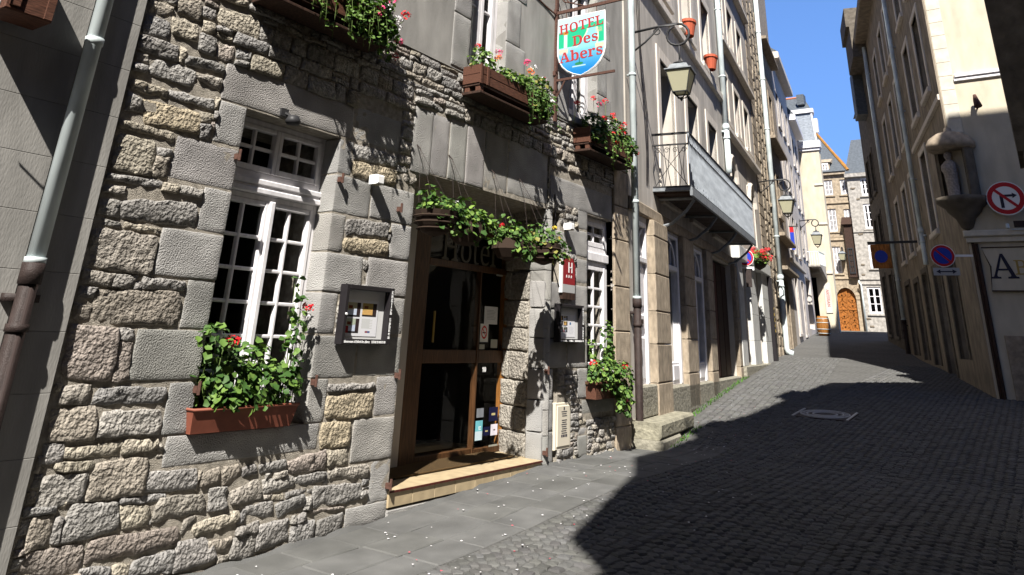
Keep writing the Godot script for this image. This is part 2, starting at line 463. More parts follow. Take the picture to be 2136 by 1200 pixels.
var leftover := {}
func rest_of(parent: Node3D, st: SurfaceTool):
	if not leftover.has(parent): leftover[parent] = []
	st.generate_normals()
	leftover[parent].append(st.commit())
func join_rest(parent: Node3D, called: String, m: Material):
	if not leftover.has(parent): return
	var st := SurfaceTool.new()
	for k in leftover[parent]: st.append_from(k, 0, Transform3D())
	var o := MeshInstance3D.new()
	o.mesh = st.commit(); o.material_override = m; o.name = called
	parent.add_child(o, true); stuff(o)

# ---------------------------------------------------------------- plants
func leaf_mesh(lobed: bool) -> ArrayMesh:
	var st := mb(true)
	st.set_color(Color(1, 1, 1))
	var n := 9 if lobed else 6
	var rim := []
	for k in n:
		var t := -PI / 2 + TAU * (k + 0.5) / n
		var r := 0.5
		if lobed: r *= (0.86 if k % 2 else 1.08)
		else: r *= lerpf(0.55, 1.0, absf(sin(t)))
		rim.append(V(cos(t) * r, sin(t) * r + 0.5, 0.09 * cos(t * 2.0) + 0.06))
	for k in n: tri(st, V(0, 0.42, 0), rim[k], rim[(k + 1) % n])
	st.generate_normals()
	return st.commit()

func bloom_mesh(seed_: int) -> ArrayMesh:
	var st := mb()
	var r2 := RandomNumberGenerator.new(); r2.seed = seed_
	for k in 34:
		var d := V(r2.randf_range(-1, 1), r2.randf_range(-0.5, 1), r2.randf_range(-1, 1)).normalized()
		var c := d * r2.randf_range(0.7, 1.0)
		var s := d.cross(V(0.3, 0.9, 0.2)).normalized().rotated(d, r2.randf() * TAU); var u := s.cross(d)
		var q := r2.randf_range(0.32, 0.5)
		tri(st, c - s * q * 0.5, c + s * q * 0.5 - u * 0.1 + d * 0.1, c + u * q + d * 0.08)
		tri(st, c - s * q * 0.5, c + u * q + d * 0.08, c - s * q * 0.6 + u * q * 0.7)
	st.generate_normals()
	return st.commit()

var leaves := []
var blooms := []
func leaf_colour() -> Color:
	var t := rng.randf()
	var c := lin(0.035, 0.085, 0.018).lerp(lin(0.20, 0.30, 0.06), t * t)
	if t > 0.5 and rng.randf() < 0.06: c = lin(0.21, 0.20, 0.05)
	return c

func leaf_at(p: Vector3, out: Vector3, size: float) -> Transform3D:
	var nrm := (out * R(0.2, 1.0) + V(R(-0.6, 0.6), R(0.1, 1.1), R(-0.3, 0.8))).normalized()
	var up := V(R(-1, 1), R(-1.0, 0.6), R(-0.4, 1)).normalized()
	var s := up.cross(nrm).normalized(); up = nrm.cross(s)
	return Transform3D(Basis(s * size, up * size, nrm * size), p)

# A plant: leaves strewn through lumps (each a centre, radii and a share), stems to them, and flower heads at given places.
func plant(root: Node3D, lumps: Array, count: int, lobed: bool, size: float, single: int, flowers: Array, foot_y: float, foot_z: float):
	var lm: ArrayMesh = leaves[1 if lobed else 0]
	var spots := []
	var stems := mb(true)
	for l in lumps:
		var c: Vector3 = l[0]; var r: Vector3 = l[1]
		var n := int(count * l[2])
		for k in n:
			var d := V(R(-1, 1), R(-1, 1), R(-1, 1))
			while d.length() > 1.0: d = V(R(-1, 1), R(-1, 1), R(-1, 1))
			d = d.normalized() * pow(d.length(), 0.6)
			spots.append([leaf_at(c + d * r, d, size * R(0.5, 1.35)), leaf_colour(), (c + d * r).z])
		for k in clampi(int(n / 9.0), 2, 14):
			var e := c + V(R(-0.8, 0.8), R(-0.6, 0.7), R(-0.6, 0.6)) * r
			var b := V(clampf(e.x + R(-0.1, 0.1), -10, 100), foot_y, foot_z + R(-0.04, 0.04))
			tube(stems, [b, b.lerp(e, 0.5) + V(R(-0.03, 0.03), R(0, 0.05), R(0, 0.03)), e], [0.004, 0.003, 0.002], 4)
	spots.sort_custom(func(a, b): return a[2] > b[2])
	var bulk := SurfaceTool.new()
	var tints := []
	for k in 11:
		var st := SurfaceTool.new(); tints.append([st, leaf_colour(), 0])
	for i in spots.size():
		var s = spots[i]
		if i < single:
			var tint := i % 11
			var o := obj("leaf", lm, tinted(tints[tint][1]), root)
			o.transform = s[0]
		else:
			var q: int = i % 11
			tints[q][0].append_from(lm, 0, s[0]); tints[q][2] += 1
	for q in tints:
		if q[2] > 0:
			var o := MeshInstance3D.new()
			o.mesh = q[0].commit(); o.material_override = tinted(q[1]); o.name = "foliage"
			root.add_child(o, true); stuff(o)
	for f in flowers:       # [place, radius, colour]
		var o := obj("flower", blooms[rng.randi() % blooms.size()], petal(f[2]), root)
		o.transform = Transform3D(Basis(Vector3.UP, R(0, TAU)).scaled(V(f[1], f[1] * 0.85, f[1])), f[0])
		tube(stems, [V(f[0].x + R(-0.05, 0.05), foot_y, foot_z), f[0].lerp(V(f[0].x, foot_y, foot_z), 0.4) + V(0.01, 0, 0), f[0]], 0.003, 4)
	obj("stems", stems, M.stem, root)

func tinted(c: Color) -> StandardMaterial3D:
	var key := "leaf_" + c.to_html()
	if not M.has(key):
		var m: StandardMaterial3D = M.leaf.duplicate(); m.albedo_color = c; m.resource_name = key; M[key] = m
	return M[key]
func petal(c: Color) -> StandardMaterial3D:
	var key := "petal_" + c.to_html()
	if not M.has(key):
		var m: StandardMaterial3D = M.petal.duplicate(); m.albedo_color = c; m.resource_name = key; M[key] = m
	return M[key]

# ---------------------------------------------------------------- lettering and print
func letters(parent: Node, called: String, text: String, size: float, at: Vector3, m: Material, font := "Droid Sans", weight := 400, deep := 0.004, basis_ := Basis(), stretch := 1.0) -> MeshInstance3D:
	var f := SystemFont.new()
	f.font_names = PackedStringArray([font]); f.font_weight = weight
	var t := TextMesh.new()
	t.text = text; t.font = f; t.font_size = 64; t.pixel_size = size / 64.0; t.depth = deep; t.curve_step = 1.0
	var o := obj(called, t, m, parent)
	o.transform = Transform3D(basis_ * Basis.from_scale(V(stretch, 1, 1)), at)
	return o

# ---------------------------------------------------------------- the hotel
func hotel():
	var h := thing("stone_hotel", "hotel with a ground floor of rough grey stone and a grey rendered upper floor", "building")
	# the wall's core behind the stones, and the rendered storey above
	var win := Rect2(3.185, 0.74, 0.955, 2.14); var door := Rect2(5.10, -0.3, 2.62, 3.09); var win3 := Rect2(8.39, 0.74, 0.70, 2.13); var cab := Rect2(7.655, 0.265, 0.345, 0.466)
	var upwin := Rect2(5.74, 4.06, 0.66, 2.2); var shwin := Rect2(7.86, 4.06, 0.76, 2.2)
	var st := mb()
	holed(st, Rect2(2.2, -0.6, 7.2, 4.53), [win, door, win3], -0.8, -0.005)
	obj("wall", st, M.mortar, h)
	st = mb()
	holed(st, Rect2(2.26, 3.93, 7.2, 12.0), [upwin.grow(0.0), shwin], -0.4, 0.014)
	obj("rendered_wall", st, M.stucco_grey, h)
	st = mb()
	box(st, V(2.2, -0.6, -9), V(2.5, 15.9, -0.7)); box(st, V(9.1, -0.6, -9), V(9.4, 15.9, -0.7)); box(st, V(2.5, -0.6, -9), V(9.1, 15.9, -8.7)); box(st, V(2.5, 15.6, -8.7), V(9.1, 15.9, -0.4))
	box(st, V(2.5, 3.6, -8.7), V(9.1, 3.8, -0.71))
	obj("side_and_back_walls", st, M.stucco_grey, h)
	# dressed granite, laid in courses of 30 cm: jambs, lintels, sills, pillars
	var blocks := [win, door, win3, cab]
	for b in granite_blocks():
		var jamb: bool = b[2] > 3.1 and b[0] < 4.2 or b[2] > 5.0 and b[0] < 5.15 or b[0] > 7.35 and b[0] < 7.45 or b[2] > 8.3
		st = mb()
		dressed(st, b[0], b[1], b[2], b[3], -0.19 if jamb else -0.06, R(-0.004, 0.004))
		obj("granite_block", st, M.granite, h)
		blocks.append(Rect2(b[0] - 0.004, b[1] - 0.004, b[2] - b[0] + 0.008, b[3] - b[1] + 0.008))
	# larger rough stones, each where it lies
	for b in rough_stones():
		var p := [b[3], b[2], b[1], b[0]]
		var lo: Vector2 = p[0]; var hi: Vector2 = p[0]
		for k in 4:
			lo = lo.min(p[k]); hi = hi.max(p[k])
		var mid := (lo + hi) / 2
		for k in 4: p[k] -= (mid - p[k]).normalized() * 0.011
		var yellow: bool = b.size() > 4
		obj("stone", rock(p, 0.03, R(0.004, 0.013), Color(0.60, 0.51, 0.37) if yellow else Color(0, 0, 0)), M.rubble, h)
		blocks.append(Rect2(lo + Vector2(0.008, 0.008), hi - lo - Vector2(0.016, 0.016)))
	fill_rubble(h, Rect2(2.29, -0.05, 7.1, 2.95), blocks, 0.045, 0.11, 0.07, 0.20, "stone", 0.006, 150, 0.005)
	fill_rubble(h, Rect2(2.29, 2.9, 7.1, 1.02), blocks, 0.055, 0.15, 0.09, 0.36, "stone", 0.007, 330, 0.012)
	join_rest(h, "small_stones", M.rubble)
	# smooth tan stone strip at the right end
	st = mb()
	var y := -0.1
	for k in 8:
		var hh: float = [0.5, 0.62, 0.48, 0.55, 0.6, 0.45, 0.5, 0.4][k]
		st = mb(); st.set_color(Color(1, 1, 1) * R(0.85, 1.1)); cham(st, V(9.09, y + 0.004, -0.2), V(9.53, minf(y + hh, 3.92) - 0.004, 0.03), 0.012); obj("tan_block", st, M.pillar, h)
		y += hh
	bx("plinth_band", V(2.26, -0.4, -0.1), V(5.1, -0.06, 0.03), M.mortar, h)
	# the tall window, with its shallow transom
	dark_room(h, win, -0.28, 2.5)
	var w := window(h, Rect2(3.18, 0.76, 0.965, 1.56), -0.215, 2, 2, 6, M.white_paint, 0.045, 0.026)
	window(h, Rect2(3.18, 2.43, 0.965, 0.45), -0.215, 2, 2, 2, M.white_paint, 0.045, 0.026)
	st = mb(); cham(st, V(3.18, 2.32, -0.25), V(4.145, 2.365, -0.15), 0.008); cham(st, V(3.18, 2.365, -0.25), V(4.145, 2.385, -0.165), 0.004); cham(st, V(3.18, 2.385, -0.25), V(4.145, 2.43, -0.15), 0.008)
	obj("transom", st, M.white_paint, w)
	st = mb(); cham(st, V(3.655, 0.85, -0.18), V(3.70, 2.28, -0.15), 0.008); obj("meeting_stile", st, M.white_paint, w)
	bx("window_board", V(3.19, 0.735, -0.25), V(4.14, 0.765, -0.19), M.white_paint, h)
	# the narrow window beside the downpipe
	dark_room(h, win3, -0.28, 2.0)
	window(h, Rect2(8.39, 0.76, 0.70, 1.56), -0.12, 1, 2, 6, M.white_paint, 0.06, 0.03)
	window(h, Rect2(8.39, 2.43, 0.70, 0.44), -0.12, 1, 2, 2, M.white_paint, 0.06, 0.03)
	st = mb(); cham(st, V(8.39, 2.32, -0.16), V(9.09, 2.43, -0.06), 0.01); obj("transom", st, M.white_paint, h)
	# upper windows
	for r in [upwin, shwin]:
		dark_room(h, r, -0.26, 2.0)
		window(h, r, -0.15, 2, 1, 3, M.white_paint, 0.07, 0.03, true)
		for side in 2:
			var jx: float = r.position.x - 0.29 if side == 0 else r.end.x
			var jy := 3.95
			for k in 5:
				st = mb(); dressed(st, jx, jy + 0.003, jx + 0.29 + (0.12 if (k + side) % 2 else 0.0) * (1 if side else 0), jy + 0.597, -0.14, 0.022); obj("granite_block", st, M.granite, h)
				jy += 0.6
		st = mb(); cham(st, V(r.position.x - 0.0, 3.96, -0.3), V(r.end.x, 4.055, 0.05), 0.012); obj("window_sill", st, M.granite, h)
	# the doorway: soffit, reveal on the right, tiled step
	bx("door_head_plaster", V(5.1, 2.585, -0.74), V(7.70, 2.79, -0.60), M.stucco_beige, h)
	bx("door_side_wall", V(5.1, 0.2, -0.74), V(5.89, 2.58, -0.63), M.stucco_beige, h)
	var turn := Basis(V(-0.279, 0, 0.960).normalized(), Vector3.UP, V(-0.960, 0, -0.279).normalized())
	var rev := Transform3D(turn, V(7.60, 0, -0.68))
	st = mb(); box(st, V(-0.06, 0.0, -0.12), V(0.66, 2.8, -0.03))
	var core := obj("door_reveal", st, M.mortar, h); core.transform = rev
	y = 0.15
	while y < 2.75:
		var hh := R(0.24, 0.33)
		st = mb(); dressed(st, R(0.43, 0.49), y + 0.003, 0.70, minf(y + hh, 2.79) - 0.003, -0.1, -0.004)
		obj("granite_block", st, M.granite, h).transform = rev
		var x := -0.02
		var cut := [R(0.12, 0.3), 0.64]
		for k in 2:
			var x2 := minf(x + cut[k], 0.425)
			if x2 - x > 0.05:
				var sh := R(0, 0.03)
				var o := obj("stone", rock([Vector2(x + 0.005, y + 0.006 + sh), Vector2(x2 - 0.005, y + 0.006), Vector2(x2 - 0.005, y + hh - 0.006), Vector2(x + 0.005, y + hh - 0.006 + sh * 0.5)], 0.03, 0.0, Color(0.50, 0.46, 0.40) * R(0.85, 1.1), 0.5), M.rubble, h)
				o.transform = rev
			x = x2
		y += hh
	st = mb(); cham(st, V(5.095, -0.3, -0.3), V(7.40, 0.07, 0.012), 0.01); obj("granite_threshold", st, M.granite, h)
	var xx := 5.095
	for k in 8:
		st = mb(); st.set_color(Color(1, 1, 1) * R(0.92, 1.06)); cham(st, V(xx + 0.001, 0.085, -0.27), V(xx + 0.2870, 0.195, 0.014), 0.004); obj("riser_tile", st, M.tile_cream, h)
		st = mb(); st.set_color(Color(1, 1, 1) * R(0.92, 1.06)); box(st, V(xx + 0.001, 0.195, -0.268), V(xx + 0.2870, 0.205, 0.02)); obj("step_tile", st, M.tile_cream, h)
		xx += 0.288
	st = mb(); box(st, V(5.095, 0.19, 0.0205), V(7.40, 0.204, 0.027)); obj("step_edge", st, M.red_wood, h)
	bx("entrance_floor", V(5.095, -0.1, -1.6), V(7.75, 0.196, -0.27), M.tile_cream, h)
	# orange wooden door screen with a glazed door on the left and a fixed light on the right
	var z := -0.68
	st = mb()
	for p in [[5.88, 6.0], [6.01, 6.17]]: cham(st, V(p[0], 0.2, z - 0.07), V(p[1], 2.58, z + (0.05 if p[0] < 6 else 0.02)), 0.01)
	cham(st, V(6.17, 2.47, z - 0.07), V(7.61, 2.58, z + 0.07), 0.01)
	var screen := obj("door_screen", st, M.shaded_door_wood, h)  # left post and head: recess shade is in this darker wood colour
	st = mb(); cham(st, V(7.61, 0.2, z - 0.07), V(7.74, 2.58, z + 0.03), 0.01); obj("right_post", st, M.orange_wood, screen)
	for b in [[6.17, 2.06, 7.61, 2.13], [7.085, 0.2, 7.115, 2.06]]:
		st = mb(); cham(st, V(b[0], b[1], z - 0.05), V(b[2], b[3], z + 0.015), 0.006); obj("screen_rail", st, M.shaded_door_wood, screen)
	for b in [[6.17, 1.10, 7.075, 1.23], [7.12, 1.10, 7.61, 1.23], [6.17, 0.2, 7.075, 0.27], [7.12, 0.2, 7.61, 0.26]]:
		st = mb(); cham(st, V(b[0], b[1], z - 0.04), V(b[2], b[3], z + 0.012), 0.005); obj("door_rail", st, M.shaded_door_wood, screen)
	for b in [[6.17, 0.27, 7.075, 1.10], [6.17, 1.23, 7.075, 2.06], [7.12, 0.26, 7.61, 1.10], [7.12, 1.23, 7.61, 2.06], [6.17, 2.13, 7.61, 2.47]]:
		st = mb(); quad(st, V(b[0], b[1], z), V(b[2], b[1], z), V(b[2], b[3], z), V(b[0], b[3], z)); obj("pane", st, M.glass, screen)
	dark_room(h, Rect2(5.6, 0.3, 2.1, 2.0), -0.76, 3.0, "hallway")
	st = mb(); tube(st, [V(6.22, 1.3, z + 0.09), V(6.22, 1.6, z + 0.09)], 0.012, 6); obj("door_handle", st, M.ink_gold, screen)
	letters(screen, "lettering", "Hotel", 0.40, V(6.86, 2.27, z + 0.012), M.dim_letters, "Droid Serif", 400, 0.006, Basis(), 1.0)
	letters(screen, "lettering", "10", 0.07, V(7.24, 1.03, z + 0.012), M.ink_white, "Droid Sans", 700, 0.003)
	for p in notices():
		obj("notice", p[0], p[1], screen).position = V(p[2] + 0.11, p[3], z + 0.01)
	# a strip of small iron hinge pins left from old shutters
	for p in [[3.165, 2.51], [3.175, 1.0], [4.16, 2.53], [4.15, 1.02], [4.89, 2.40], [5.06, 1.05], [5.07, 0.245], [7.44, 1.05], [7.44, 0.27]]:
		st = mb(); box(st, V(p[0] - 0.012, p[1] - 0.02, 0), V(p[0] + 0.012, p[1] + 0.02, 0.045)); tube(st, [V(p[0], p[1] - 0.03, 0.05), V(p[0], p[1] + 0.05, 0.05)], 0.011, 6)
		obj("hinge_pin", st, M.rust_iron, h)
	st = mb(); tube(st, [V(7.55, 2.98, 0.02), V(7.58, 2.7, 0.016), V(7.45, 2.3, 0.016), V(7.72, 1.9, 0.016)], 0.008, 5); obj("cable", st, M.frame_black, h)

func notices() -> Array:        # flat paper stuck to the glass: [mesh, material, x, y]
	var out := []
	var sheets := [[7.215, 1.60, 0.26, 0.19, 0], [7.10, 1.41, 0.155, 0.19, 1], [7.30, 1.30, 0.13, 0.09, 2], [7.07, 1.265, 0.10, 0.05, 2], [7.35, 2.07, 0.13, 0.06, 2],
		[7.10, 0.60, 0.13, 0.09, 3], [7.35, 0.575, 0.17, 0.14, 4], [7.09, 0.43, 0.13, 0.19, 5], [7.235, 0.415, 0.12, 0.085, 4], [7.375, 0.42, 0.13, 0.11, 6], [7.37, 0.245, 0.17, 0.06, 2]]
	for s in sheets:
		var im := Image.create(48, 48, false, Image.FORMAT_RGB8)
		im.fill([Color(0.8, 0.8, 0.8), Color(0.85, 0.85, 0.83), Color(0.62, 0.62, 0.58), Color(0.5, 0.52, 0.55), Color(0.05, 0.07, 0.22), Color(0.45, 0.75, 0.80), Color(0.9, 0.88, 0.93)][s[4]])
		if s[4] == 0:
			for k in 7: im.fill_rect(Rect2i(9, 10 + k * 4, 24 + (k * 7) % 9, 1), Color(0.5, 0.5, 0.52))
		if s[4] == 1:
			for y in 48:
				for x in 48:
					var d := Vector2(x - 23.5, (y - 22.0))
					if absf(d.length() - 15) < 2.2 or d.length() < 15 and absf(d.x - d.y) < 2.4: im.set_pixel(x, y, Color(0.75, 0.1, 0.08))
					elif absf(d.y - 1) < 1.6 and absf(d.x) < 10: im.set_pixel(x, y, Color(0.1, 0.1, 0.1))
		if s[4] == 4: im.fill_rect(Rect2i(14, 20, 20, 8), Color(0.75, 0.7, 0.5))
		if s[4] == 5:
			im.fill_rect(Rect2i(0, 26, 48, 22), Color(0.8, 0.88, 0.92)); im.fill_rect(Rect2i(22, 14, 3, 9), Color.WHITE); im.fill_rect(Rect2i(28, 14, 9, 9), Color.WHITE); im.fill_rect(Rect2i(30, 16, 5, 5), Color(0.45, 0.75, 0.8))
		if s[4] == 6: im.fill_rect(Rect2i(20, 22, 12, 6), Color(0.35, 0.3, 0.3))
		var st := mb()
		var a: float = s[2] / 2; var b: float = s[3] / 2
		uvquad(st, V(-a, -b, 0), V(a, -b, 0), V(a, b, 0), V(-a, b, 0))
		st.generate_normals()
		out.append([st.commit(), print_mat("notice_print", im), s[0], s[1]])
	return out

# Each block: left, bottom, right, top, in metres along the wall.
func granite_blocks() -> Array:
	return [
		[2.949, 2.892, 4.253, 3.169],
		[4.270, 2.898, 4.837, 3.188],
		[2.965, 2.583, 3.191, 2.880],
		[2.694, 2.273, 3.191, 2.564],
		[2.973, 1.974, 3.191, 2.260],
		[2.730, 1.667, 3.191, 1.959],
		[2.986, 1.361, 3.191, 1.657],
		[2.710, 1.058, 3.191, 1.348],
		[2.999, 0.749, 3.191, 1.040],
		[3.039, 0.568, 4.293, 0.738],
		[4.135, 2.586, 4.288, 2.872],
		[4.135, 2.272, 4.542, 2.571],
		[4.556, 2.287, 5.100, 2.576],
		[4.135, 1.969, 4.291, 2.256],
		[4.135, 1.665, 4.542, 1.954],
		[4.135, 1.358, 4.310, 1.652],
		[4.135, 1.045, 4.573, 1.340],
		[4.840, 1.982, 5.100, 2.272],
		[4.602, 1.675, 5.100, 1.963],
		[4.628, 1.367, 5.100, 1.659],
		[4.591, 1.049, 5.100, 1.346],
		[4.843, 0.753, 5.100, 1.047],
		[4.635, 0.442, 5.100, 0.740],
		[4.876, 0.141, 5.100, 0.432],
		[4.649, 0.005, 5.100, 0.139],
		[4.135, 0.746, 4.314, 1.038],
		[5.004, 2.766, 5.274, 3.396],
		[5.004, 2.794, 5.543, 3.396],
		[5.551, 2.797, 5.824, 3.419],
		[5.832, 2.801, 6.136, 3.424],
		[6.144, 2.814, 6.574, 3.420],
		[6.582, 2.835, 7.414, 3.439],
		[7.464, 2.885, 9.081, 3.206],
		[7.400, 2.316, 7.866, 2.573],
		[7.886, 2.333, 8.397, 2.639],
		[8.138, 2.667, 8.397, 2.920],
		[8.112, 2.021, 8.397, 2.299],
		[7.400, 1.704, 7.805, 1.984],
		[7.835, 1.704, 8.397, 1.986],
		[7.400, 1.391, 7.868, 1.687],
		[7.898, 1.393, 8.397, 1.679],
		[7.400, 1.081, 7.898, 1.379],
		[7.928, 1.081, 8.397, 1.377],
		[7.400, 0.774, 7.614, 1.069],
		[7.400, 0.465, 7.626, 0.763],
		[7.400, 0.155, 7.638, 0.452],
		[8.167, 0.759, 8.397, 1.069],
		[8.265, 0.588, 9.081, 0.734],
		[8.196, 0.378, 8.407, 0.448],
		[8.176, 0.156, 8.397, 0.369],
	]

func P(x: float, y: float) -> Vector2: return Vector2(x, y)
# Each stone: its corners, upper left first; a fifth entry marks the yellow ones.
func rough_stones() -> Array:
	return [
		[P(2.48, 3.35), P(2.67, 3.36), P(2.71, 3.23), P(2.50, 3.23)],
		[P(2.48, 3.47), P(2.65, 3.54), P(2.69, 3.39), P(2.51, 3.38)],
		[P(2.80, 3.54), P(3.15, 3.59), P(3.19, 3.41), P(2.84, 3.40)],
		[P(2.64, 3.12), P(2.93, 3.14), P(2.94, 3.07), P(2.65, 3.05)],
		[P(2.74, 3.01), P(2.93, 3.04), P(2.94, 2.93), P(2.77, 2.97)],
		[P(2.31, 2.84), P(2.56, 2.84), P(2.56, 2.77), P(2.32, 2.77)],
		[P(2.57, 2.84), P(2.91, 2.87), P(2.93, 2.79), P(2.58, 2.79)],
		[P(2.30, 2.76), P(2.41, 2.71), P(2.42, 2.65), P(2.31, 2.63)],
		[P(2.40, 2.74), P(2.82, 2.75), P(2.86, 2.60), P(2.46, 2.57), 1],
		[P(2.83, 2.75), P(2.93, 2.77), P(2.93, 2.70), P(2.85, 2.69)],
		[P(2.84, 2.67), P(2.92, 2.68), P(2.93, 2.58), P(2.86, 2.58)],
		[P(2.30, 2.57), P(2.66, 2.57), P(2.68, 2.51), P(2.31, 2.51)],
		[P(2.31, 2.48), P(2.56, 2.48), P(2.58, 2.26), P(2.31, 2.26)],
		[P(2.58, 2.45), P(2.68, 2.45), P(2.68, 2.41), P(2.59, 2.40)],
		[P(2.58, 2.39), P(2.67, 2.40), P(2.69, 2.26), P(2.59, 2.26)],
		[P(2.31, 2.23), P(2.66, 2.25), P(2.66, 2.19), P(2.29, 2.19)],
		[P(2.29, 2.07), P(2.43, 2.08), P(2.43, 1.98), P(2.30, 1.98)],
		[P(2.43, 2.09), P(2.94, 2.15), P(2.96, 1.98), P(2.43, 1.97)],
		[P(2.31, 1.96), P(2.44, 1.95), P(2.44, 1.92), P(2.32, 1.92)],
		[P(2.48, 1.96), P(2.71, 1.95), P(2.72, 1.91), P(2.48, 1.92)],
		[P(2.29, 1.90), P(2.71, 1.90), P(2.71, 1.66), P(2.32, 1.68)],
		[P(2.29, 1.66), P(2.49, 1.66), P(2.48, 1.58), P(2.31, 1.58)],
		[P(2.50, 1.65), P(2.63, 1.66), P(2.62, 1.57), P(2.48, 1.58)],
		[P(2.67, 1.65), P(2.96, 1.64), P(2.95, 1.58), P(2.68, 1.58)],
		[P(2.30, 1.57), P(2.40, 1.56), P(2.39, 1.51), P(2.30, 1.51)],
		[P(2.39, 1.56), P(2.94, 1.58), P(2.97, 1.37), P(2.42, 1.37)],
		[P(2.28, 1.48), P(2.39, 1.46), P(2.40, 1.38), P(2.31, 1.39)],
		[P(2.30, 1.36), P(2.59, 1.35), P(2.61, 1.06), P(2.32, 1.09)],
		[P(2.59, 1.35), P(2.69, 1.34), P(2.69, 1.28), P(2.60, 1.29)],
		[P(2.59, 1.28), P(2.69, 1.27), P(2.71, 1.06), P(2.61, 1.06)],
		[P(2.33, 1.04), P(2.50, 1.05), P(2.49, 0.94), P(2.34, 0.95)],
		[P(2.55, 1.03), P(2.98, 1.02), P(2.97, 0.93), P(2.51, 0.93)],
		[P(2.31, 0.93), P(2.55, 0.93), P(2.59, 0.76), P(2.33, 0.76)],
		[P(2.61, 0.90), P(2.97, 0.90), P(2.99, 0.76), P(2.59, 0.76)],
		[P(2.32, 0.75), P(2.42, 0.75), P(2.44, 0.66), P(2.33, 0.66)],
		[P(2.43, 0.73), P(2.76, 0.74), P(2.75, 0.66), P(2.44, 0.67)],
		[P(2.76, 0.74), P(2.99, 0.74), P(3.00, 0.68), P(2.77, 0.66)],
		[P(2.40, 0.66), P(2.62, 0.65), P(2.63, 0.60), P(2.41, 0.61)],
		[P(2.35, 0.60), P(2.60, 0.59), P(2.60, 0.45), P(2.34, 0.45)],
		[P(2.63, 0.64), P(2.94, 0.64), P(2.97, 0.44), P(2.61, 0.45)],
		[P(2.97, 0.56), P(3.29, 0.54), P(3.31, 0.43), P(2.97, 0.44)],
		[P(2.82, 0.44), P(3.10, 0.43), P(3.10, 0.39), P(2.83, 0.40)],
		[P(2.54, 0.45), P(2.81, 0.42), P(2.84, 0.28), P(2.52, 0.26)],
		[P(2.83, 0.40), P(3.02, 0.38), P(3.03, 0.28), P(2.86, 0.28)],
		[P(3.07, 0.41), P(3.37, 0.40), P(3.40, 0.29), P(3.05, 0.28)],
		[P(2.34, 0.41), P(2.46, 0.40), P(2.47, 0.27), P(2.34, 0.25)],
		[P(2.47, 0.39), P(2.51, 0.39), P(2.51, 0.27), P(2.47, 0.28)],
		[P(2.69, 0.26), P(3.23, 0.24), P(3.25, 0.14), P(2.68, 0.14)],
		[P(2.35, 0.25), P(2.65, 0.25), P(2.68, 0.09), P(2.35, 0.16)],
		[P(2.67, 0.13), P(2.84, 0.11), P(2.85, 0.06), P(2.67, 0.10)],
		[P(2.98, 0.11), P(3.23, 0.12), P(3.25, -0.01), P(2.96, 0.04)],
		[P(3.24, 0.16), P(3.46, 0.14), P(3.57, 0.02), P(3.25, -0.01)],
		[P(3.48, 0.12), P(3.64, 0.12), P(3.63, 0.04), P(3.48, 0.06)],
		[P(3.33, 0.50), P(3.46, 0.54), P(3.48, 0.46), P(3.35, 0.44)],
		[P(3.49, 0.53), P(3.62, 0.53), P(3.66, 0.43), P(3.51, 0.43)],
		[P(3.65, 0.51), P(3.75, 0.52), P(3.77, 0.46), P(3.66, 0.46)],
		[P(3.78, 0.52), P(4.00, 0.53), P(4.02, 0.46), P(3.80, 0.46)],
		[P(4.03, 0.52), P(4.36, 0.56), P(4.38, 0.43), P(4.04, 0.43)],
		[P(3.56, 0.38), P(3.79, 0.44), P(3.85, 0.31), P(3.60, 0.30)],
		[P(3.41, 0.42), P(3.54, 0.41), P(3.56, 0.29), P(3.43, 0.29)],
		[P(3.82, 0.42), P(4.10, 0.42), P(4.11, 0.35), P(3.86, 0.33)],
		[P(4.11, 0.41), P(4.39, 0.42), P(4.39, 0.35), P(4.14, 0.34)],
		[P(3.72, 0.28), P(3.93, 0.28), P(3.96, 0.17), P(3.74, 0.22)],
		[P(3.97, 0.26), P(4.21, 0.29), P(4.22, 0.22), P(4.00, 0.17)],
		[P(3.33, 0.24), P(3.67, 0.27), P(3.67, 0.20), P(3.36, 0.16)],
		[P(3.84, 0.15), P(4.10, 0.16), P(4.12, 0.02), P(3.85, -0.00)],
		[P(4.13, 0.10), P(4.34, 0.12), P(4.36, -0.03), P(4.14, -0.03)],
		[P(4.37, 0.10), P(4.62, 0.13), P(4.64, 0.00), P(4.38, -0.02)],
		[P(3.66, 0.10), P(3.83, 0.13), P(3.85, -0.02), P(3.65, -0.01)],
		[P(4.26, 0.18), P(4.62, 0.17), P(4.60, 0.15), P(4.26, 0.15)],
		[P(4.32, 1.00), P(4.82, 1.00), P(4.82, 0.96), P(4.32, 0.94)],
		[P(4.31, 0.92), P(4.82, 0.94), P(4.83, 0.75), P(4.33, 0.76), 1],
		[P(4.31, 0.74), P(4.60, 0.73), P(4.61, 0.56), P(4.31, 0.57), 1],
		[P(4.38, 0.55), P(4.59, 0.54), P(4.61, 0.44), P(4.41, 0.45)],
		[P(4.42, 0.42), P(4.83, 0.42), P(4.85, 0.32), P(4.44, 0.35)],
		[P(4.29, 0.33), P(4.77, 0.30), P(4.79, 0.18), P(4.32, 0.19)],
		[P(4.30, 2.24), P(4.80, 2.27), P(4.80, 2.13), P(4.31, 2.10)],
		[P(4.30, 2.09), P(4.81, 2.11), P(4.82, 1.99), P(4.31, 1.97), 1],
		[P(4.29, 2.86), P(4.81, 2.87), P(4.82, 2.76), P(4.29, 2.73)],
		[P(4.29, 2.72), P(4.82, 2.74), P(4.83, 2.60), P(4.30, 2.59), 1],
	]

